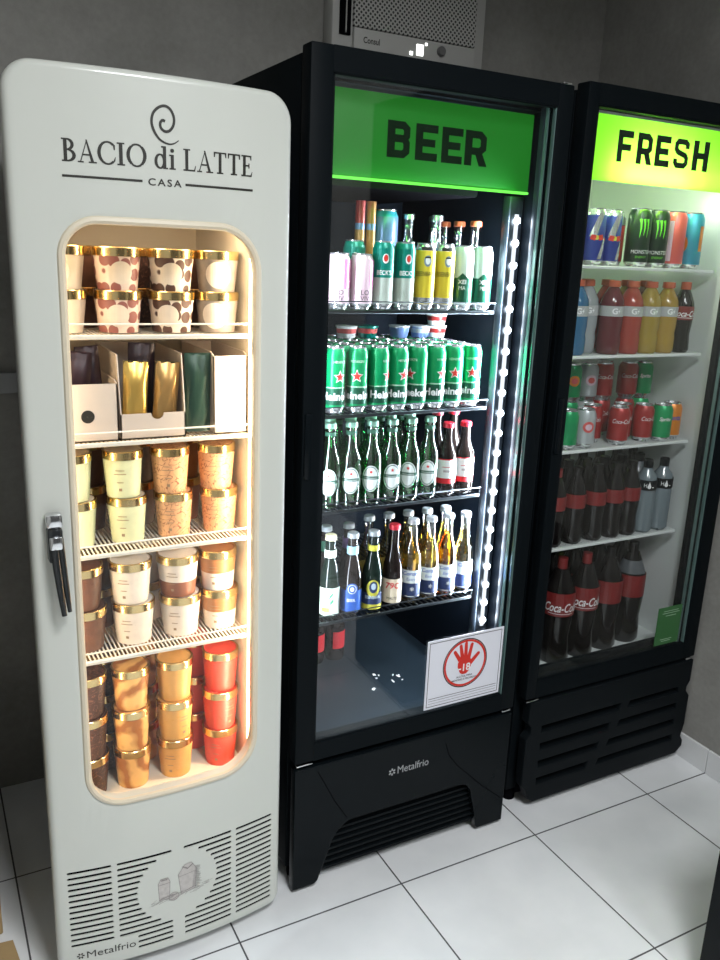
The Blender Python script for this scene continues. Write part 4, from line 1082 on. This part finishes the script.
t, b = darkbottle('dark brown bottle with cream label and red numerals', .0445, .222, 'glassbrown', 'capred2', lab4, 2)
t0 = thing('beer_bottle', 'clear bottle of golden beer next to the red numeral bottle', 'bottle', (.1012, YB1, Z), g, rz_of(4))
b = bottle(t0, .027, .23, 'glassclear', 'capwhite', liquid='beer')
m = MB().mat('labelwhite'); patch(m, .027, -1.5, 1.5, .058, .094); m.mat('labelnavy'); patch(m, .027, -1.5, 1.5, .018, .0578); m.mat('labelblue'); decal(m, wtext('Corona', .011, shear=.15, bold=.02), .027, .080, 0, .0005); decal(m, wtext('Extra', .008, shear=.15), .027, .066, 0, .0005)
m.mat('silver'); decal(m, star(.004, .042, .008, 6), .027, 0, 0, .0005); decal(m, [rect(-.03, .03, .02, .0225)], .027, 0, 0, .0005); m.build('label', b, smooth=0)
dup(t0, 'clear bottle of golden beer, second from the red numeral bottle', (.1570, YB1, Z), rz_of(8)); 
t1 = dup(t0, 'clear bottle of golden beer nearest the light strip', (.2688, YB1 + .002, Z), rz_of(20))
t = thing('beer_bottle', 'clear bottle of deep orange beer second from the light strip', 'bottle', (.2128, YB1, Z), g, rz_of(10)); b2 = bottle(t, .027, .232, 'glassclear', 'capwhite', liquid='amberbeer')
for ch in b.children:
    if ch.name.startswith('label'): c = ch.copy(); COL.objects.link(c); c.parent = b2
for i, x in enumerate([.0, .06, .12, .18, .24]): dup(t0, f'clear bottle of golden beer in the second rank, {ORD[i]} from the jamb', (x + .005, YB1 + .066, Z), rz_of(random.uniform(90, 270)))
M['purple'] = pm('violet_label', (.22, .12, .35), .5)
for i, x in enumerate([-.13, -.065]):
    t = thing('beer_bottle', ('dark bottle in the second rank behind the mint label', 'dark bottle in the second rank behind the blue label')[i], 'bottle', (x + .01, YB1 + .066, Z), g); b = bottle(t, .027, .216, 'glassbrown', 'capwhite', ST); necklab(b, 'purple' if i else 'labelgreen', .0155, .150, .178)
# dark bottles on the compartment floor
for i, (x, y) in enumerate(((-.020, .53), (.048, .53))):
    t = thing('beer_bottle', ('dark bottle with red label deep on the cooler floor, by the jamb', 'dark bottle with red label deep on the cooler floor, farther in')[i], 'bottle', (x, y, .4006), g, rz_of(25)); b = bottle(t, .03, .25, 'glassbrown', 'capred2', ST); m = MB().mat('labelred'); patch(m, .03, -.5, 1.2, .04, .095); m.build('label', b)
# small white specks on the cooler floor
rnd = random.Random(3)
for k in range(9):
    m = MB().mat('white'); w = rnd.uniform(.002, .007); d = rnd.uniform(.002, .0045)
    m.box(-w, w, -d, d, 0, .002, .0008, 1); o = m.build('white_speck', loc=(rnd.uniform(.05, .19), rnd.uniform(.29, .40), .4001)); o.rotation_euler = (0, 0, rnd.uniform(0, 3))
    tag(o, 'small white crumb scattered on the dark beer cooler floor', 'speck', 'white specks on the cooler floor')

# ------------------------------------------------------------------ soft drinks
g = 'drinks in the soft drink cooler'
YFR = .235; Z = 1.597
t0 = thing('drink_can', 'blue and silver energy can nearest the dark frame', 'can', (.594, YFR + .032, Z), g, rz_of(-10))
b = can_mesh(t0, .027, .148, 'can_blue', 'silver'); m = MB().mat('silver'); decal(m, [[(-.026, .075), (-.002, .14), (.012, .14), (-.006, .075)], [(.0, .016), (.016, .072), (.03, .072), (.012, .016)]], .027, 0, .25, .0003); m.mat('red'); decal(m, [[(-.018, .068), (-.004, .064), (.0, .078), (-.014, .080)], [(.020, .068), (.006, .064), (.004, .078), (.016, .080)]], .027, 0, .05, .0006); m.mat('labelyellow'); decal(m, disc(0, .072, .006, .006), .027, 0, .05, .0005); m.build('label', b, smooth=0)
dup(t0, 'blue and silver energy can, middle of the three alike', (.645, YFR, Z), rz_of(0)); dup(t0, 'blue and silver energy can beside the red one', (.703, YFR, Z), rz_of(12))
t = thing('drink_can', 'red can with silver shoulder behind the black energy cans', 'can', (.760, YFR + .048, Z), g); b = can_mesh(t, .029, .146, 'can_red', 'silver'); m = MB().mat('silver'); patch(m, .029, -PI, PI, .11, .13, n=24); m.build('label', b)
def claw(m, r, a):
    for dx in (-.011, -.001, .009): decal(m, ribbon([(dx - .002, .036), (dx, .026), (dx + .001, .012), (dx - .001, -.008 - abs(dx) * .5)], [.0075, .005, .004, .001]), r, .092, a, .0004)
M['clawgreen'] = pm('claw_green', (.20, .75, .05), .4)
t0 = thing('drink_can', 'black energy can with green claw marks next to the red can', 'can', (.806, YFR, Z), g, rz_of(12))
b = can_mesh(t0, .0325, .157, 'can_black', 'can_black'); m = MB().mat('clawgreen'); claw(m, .0325, .05); m.mat('white'); decal(m, narrow(wtext('MONSTER', .010), .9), .0325, .036, 0, .0004); m.mat('clawgreen'); decal(m, narrow(wtext('ENERGY', .006), 1), .0325, .024, 0, .0004); m.build('label', b, smooth=0)
dup(t0, 'black energy can with green claw marks next to the coral can', (.876, YFR, Z), rz_of(4))
t = thing('drink_can', 'coral pink tall can between black and turquoise cans', 'can', (.945, YFR, Z), g, rz_of(0)); b = can_mesh(t, .0325, .157, 'can_redpink', 'can_redpink'); m = MB().mat('can_pink'); patch(m, .0325, -.9, -.3, .02, .13); m.build('label', b)
t = thing('drink_can', 'turquoise tall can with an orange splash nearest the wall', 'can', (1.017, YFR, Z), g, rz_of(0)); b = can_mesh(t, .0325, .157, 'can_sky', 'can_sky'); m = MB().mat('can_orange'); decal(m, disc(-.028, .07, .012, .022), .0325, 0, 0, .0003); patch(m, .0325, .5, 1.0, .05, .12); m.build('label', b)
# sports drinks
Z = 1.355
SP = [(0, .002), (.86, 0), (1, .008), (1, .045), (.93, .060), (1, .080), (1, .105), (.97, .118), (1, .135), (.92, .155), (.60, .178), (.40, .190)]
def pet(col, alpha=None): return pm('pet_' + str(len(M)), col, .12)
def sport(label, x, col, cap, y=YFR, lab=True):
    t = thing('plastic_bottle', label, 'bottle', (x, y, Z), g, rz_of(6)); k = .205 / .21
    m = MB().mat(pet(col)); m.lathe([(p[0] * .0345, p[1] * k) for p in SP] + [(0, .190 * k)], 24); b = m.build('bottle_body', t)
    m = MB().mat(cap); m.lathe([(.018, .186), (.0185, .189), (.0175, .203), (0, .204)], 20); m.build('bottle_cap', t)
    m = MB().mat(pm('grey_sleeve', (.42, .44, .44), .4)); patch(m, .0345, -PI, PI, .106, .134, .0004, 24)
    m.mat('white'); decal(m, wtext('G', .017, bold=.03), .0345, .112, 0, .0008); decal(m, [[(.009, .110), (.016, .122), (.012, .122), (.018, .132), (.008, .119), (.012, .119)]], .0345, 0, 0, .0008); m.build('label', b, smooth=0)
M['caporange'] = pm('orange_cap', (.48, .11, .05), .4)
sport('blue sports drink bottle beside the dark frame', .606, (.03, .13, .25), 'caporange'); sport('pale grey-white sports drink bottle next to the blue one', .671, (.30, .33, .34), 'caporange', YFR + .031); sport('dark red sports drink bottle next to the pale one', .738, (.11, .02, .025), 'caporange')
sport('bright red sports drink bottle in the middle of the shelf', .812, (.32, .05, .035), 'caporange'); sport('yellow sports drink bottle next to the bright red one', .884, (.34, .24, .045), 'caporange'); sport('yellow sports drink bottle next to the cola', .954, (.36, .23, .04), 'caporange')
CO = [(0, .003), (.80, 0), (.97, .008), (.95, .03), (.88, .055), (.97, .085), (1, .10), (1, .135), (.93, .15), (.62, .175), (.42, .19)]
M['cola'] = pm('cola_dark', (.006, .0045, .0045), .1); M['colared'] = pm('cola_red', (.20, .016, .016), .4)
def colabottle(label, x, y, z, r, h, cap='colared', word=None, lz=(.47, .66), rz=6, src=None):
    t = thing('plastic_bottle', label, 'bottle', (x, y, z), g, rz_of(rz)); k = h / .21
    m = MB(); m.lathe([(p[0] * r, p[1] * k) for p in CO] + [(0, .19 * k)], 26, mats=['cola'] * 8 + [src or 'cola', 'cola', 'cola']); b = m.build('bottle_body', t)
    cr = .0145; m = MB().mat(cap); m.lathe([(cr, .188 * k), (cr * 1.05, .19 * k), (cr, h), (0, h + .0005)], 18); m.build('bottle_cap', t)
    m = MB().mat('colared'); m.lathe([(r * 1.004, lz[0] * h), (r * 1.012, (lz[0] + lz[1]) / 2 * h), (r * 1.006, lz[1] * h)], 26)
    if word:
        m.mat('white'); p = wtext('Coca-Cola', h * .085, shear=.35, bold=.015); decal(m, narrow(p, word), r * 1.012, (lz[0] + .045) * h, 0, .0006, .006); decal(m, [rect(-r * .8, r * .8, 0, .0016)], r * 1.012, (lz[0] + .025) * h, 0, .0004)
    m.build('label', b, smooth=0); return t
M['cola_clear'] = pm('clear_shoulder', (.10, .11, .12), .12, spec=.8)
colabottle('small cola bottle with red label beside the yellow sports drink', 1.026, YFR, Z, .031, .205, 'caporange', .8)
# cans, two ranks; the rear rank stacked two high
Z = 1.086
def soda(label, x, y, z, body, lab=None, rz=5):
    t = thing('drink_can', label, 'can', (x, y, z), g, rz_of(rz)); b = can_mesh(t, .031, .112, body, body)
    if lab:
        m = MB(); lab(m); m.build('label', b, smooth=0)
    return t
def word(s, c='white', k=.9, h=.015):
    def f(m): m.mat(c); decal(m, narrow(wtext(s, h, shear=.25, bold=.02), k), .031, .06, 0, .0004)
    return f
def blob(c1, c2=None):
    def f(m):
        m.mat(c1); decal(m, disc(0, .062, .017, .016), .031, 0, .15, .0003)
        if c2: m.mat(c2); decal(m, disc(0, .062, .010, .009), .031, 0, .15, .0007)
    return f
YR = YFR + .075
def coke(m): m.mat('white'); decal(m, narrow(wtext('Coca-Cola', .013, shear=.35), .72), .031, .064, 0, .0004)
soda('green soda can beside the dark frame, front rank', .620, YFR, Z, 'can_lime', blob('can_green')); soda('silver soda can with pink mark, front rank', .686, YFR, Z, 'can_grey', blob('can_redpink', 'can_pink'))
r0 = soda('red cola can in the front rank, next to the silver one', .820, YFR, Z, 'can_red', coke); dup(r0, 'red cola can in the front rank, middle of three', (.873, YFR + .042, Z), rz_of(10))
r2 = dup(r0, 'red cola can in the front rank, third of the three', (.932, YFR + .012, Z), rz_of(30))
r3 = dup(r0, 'red cola can set back in the gap beside the silver can', (.760, YFR + .050, Z), rz_of(-10))
soda('bright green lemon soda can in the front rank', .992, YFR - .006, Z, 'can_lime', word('Sprite')); soda('orange soda can at the wall end of the front rank', 1.052, YFR + .012, Z, 'can_orange', word('Fanta', 'labelblue'))
zt = Z + .1125; up = [(.731, 'can_lime', blob('can_orange', 'can_redpink'), 'green soda can with orange mark'), (.797, 'can_grey', blob('can_pink', 'can_redpink'), 'grey soda can with pink mark'), (.860, 'can_red', coke, 'red cola can nearest the grey one'), (.905, 'can_red', coke, 'red cola can in mid stack'), (.964, 'can_red', coke, 'red cola can beside the green one'), (1.028, 'can_lime', word('Sprite'), 'green lemon soda can')]
for x, c, lb, d in up:
    yb = YFR + .125 + (.045 if x == .905 else 0)
    s0 = soda(f'{d}, rear rank, lower of its stack', x, yb, Z, c, lb, -6); dup(s0, f'{d}, rear rank, upper of its stack', (x, yb, zt), rz_of(4))
# lower shelf: cola and water
Z = .793
for i, x in enumerate((.603, .680, .762, .835, .902)): colabottle(f'half-litre cola bottle with red label, {ORD[i]} from the dark frame', x, YFR, Z, .033, .232, 'colared' if i < 1 else 'cola', None, (.48, .66), 8)
M['water'] = pm('water_plastic', (.16, .20, .22), .08, spec=.8)
t0 = thing('plastic_bottle', 'clear water bottle with black drop label next to the colas', 'bottle', (.970, YFR, Z), g, rz_of(4))
m = MB().mat('water'); m.lathe([(0, .003), (.026, 0), (.0325, .008), (.0325, .13), (.031, .135), (.0325, .14), (.0325, .165), (.028, .182), (.016, .198), (.0135, .206), (0, .206)], 24); b = m.build('bottle_body', t0)
m = MB().mat('matte'); m.lathe([(.0145, .206), (.0145, .229), (.013, .231), (0, .231)], 18); m.build('bottle_cap', t0)
m = MB().mat('matte'); patch(m, .0325, -PI, PI, .138, .170, .0006, 24); m.mat('white'); decal(m, disc(0, .150, .0055, .006) + [[(-.005, .152), (.005, .152), (0, .166)]], .0325, 0, 0, .0012); decal(m, narrow(wtext('H', .012), .8), .0325, .148, -.35, .0012); decal(m, [rect(.009, .014, .147, .150)], .0325, 0, 0, .0012); m.build('label', b, smooth=0)
dup(t0, 'clear water bottle with black drop label nearest the wall', (1.040, YFR, Z), rz_of(8))
# floor: big cola bottles
Z = .4106
for i, (x, y) in enumerate(((.658, YFR - .005), (.760, YFR), (.868, YFR + .01), (.978, YFR + .02))):
    colabottle(f'two-litre cola bottle on the cooler floor, {ORD[i]} from the dark frame', x, y, Z, .048, .335, 'colared' if i < 2 else 'cola', .64 if i < 2 else None, (.48, .70), 1, 'cola_clear' if i == 3 else None)

# ranks behind, seen between the front ones
Z = .793
c0 = colabottle('half-litre cola bottle in the second rank, first from the dark frame', .640, YFR + .075, Z, .033, .232, 'cola', None, (.48, .66), 60)
for k in range(1, 3):
    for i in range(5 if k == 1 else 7):
        if k == 1 and i == 0: continue
        dup(c0, f'half-litre cola bottle in the {ORD[k]} rank, {ORD[i]} from the dark frame', (.640 + i * .073 - (.02 if k == 2 else 0), YFR + .075 * k, Z), rz_of(random.uniform(0, 300)))
dup(t0, 'clear water bottle in the second rank behind the front pair', (1.01, YFR + .075, Z), rz_of(40))
Z = .4106
c0 = colabottle('two-litre cola bottle in the second rank on the cooler floor, first', .705, YFR + .105, Z, .048, .335, 'cola', None, (.48, .70), 80)
for i in range(1, 4): dup(c0, f'two-litre cola bottle in the second rank on the cooler floor, {ORD[i]}', (.705 + i * .105, YFR + .11, Z), rz_of(random.uniform(0, 300)))
for i in range(4): dup(c0, f'two-litre cola bottle in the third rank on the cooler floor, {ORD[i]}', (.66 + i * .11, YFR + .215, Z), rz_of(random.uniform(0, 300)))
Z = 1.355
for i, (c, d) in enumerate((((.03, .13, .25), 'blue'), ((.11, .02, .025), 'dark red'), ((.32, .05, .035), 'red'), ((.34, .24, .045), 'yellow'), ((.11, .02, .025), 'wine red'))):
    sport(f'{d} sports drink bottle in the second rank', .66 + i * .078, c, 'caporange', YFR + .106)
# ------------------------------------------------------------------ world, camera, colour
w = bpy.data.worlds.new('world'); S.world = w; w.use_nodes = True
w.node_tree.nodes['Background'].inputs[0].default_value = (.02, .02, .022, 1); w.node_tree.nodes['Background'].inputs[1].default_value = 1
cd = bpy.data.cameras.new('camera'); co = bpy.data.objects.new('camera', cd); COL.objects.link(co)
cd.sensor_width = 36; cd.sensor_fit = 'AUTO'; cd.lens = 36 * 829.67 / 960; cd.clip_start = .02
px, rl, yw = 1.3047, .0423, -.4995
co.matrix_world = Matrix.Translation((-1.0158, -1.539, 1.6014)) @ Matrix.Rotation(yw, 4, 'Z') @ Matrix.Rotation(px, 4, 'X') @ Matrix.Rotation(rl, 4, 'Z')
S.camera = co
v = S.view_settings; v.view_transform = 'Standard'; v.look = 'None'; v.gamma = 1; v.use_curve_mapping = False; v.exposure = 0
S.cycles.max_bounces = 12; S.cycles.transparent_max_bounces = 40; S.cycles.use_denoising = True; S.cycles.sample_clamp_indirect = 6
S.cycles.caustics_reflective = False; S.cycles.caustics_refractive = False
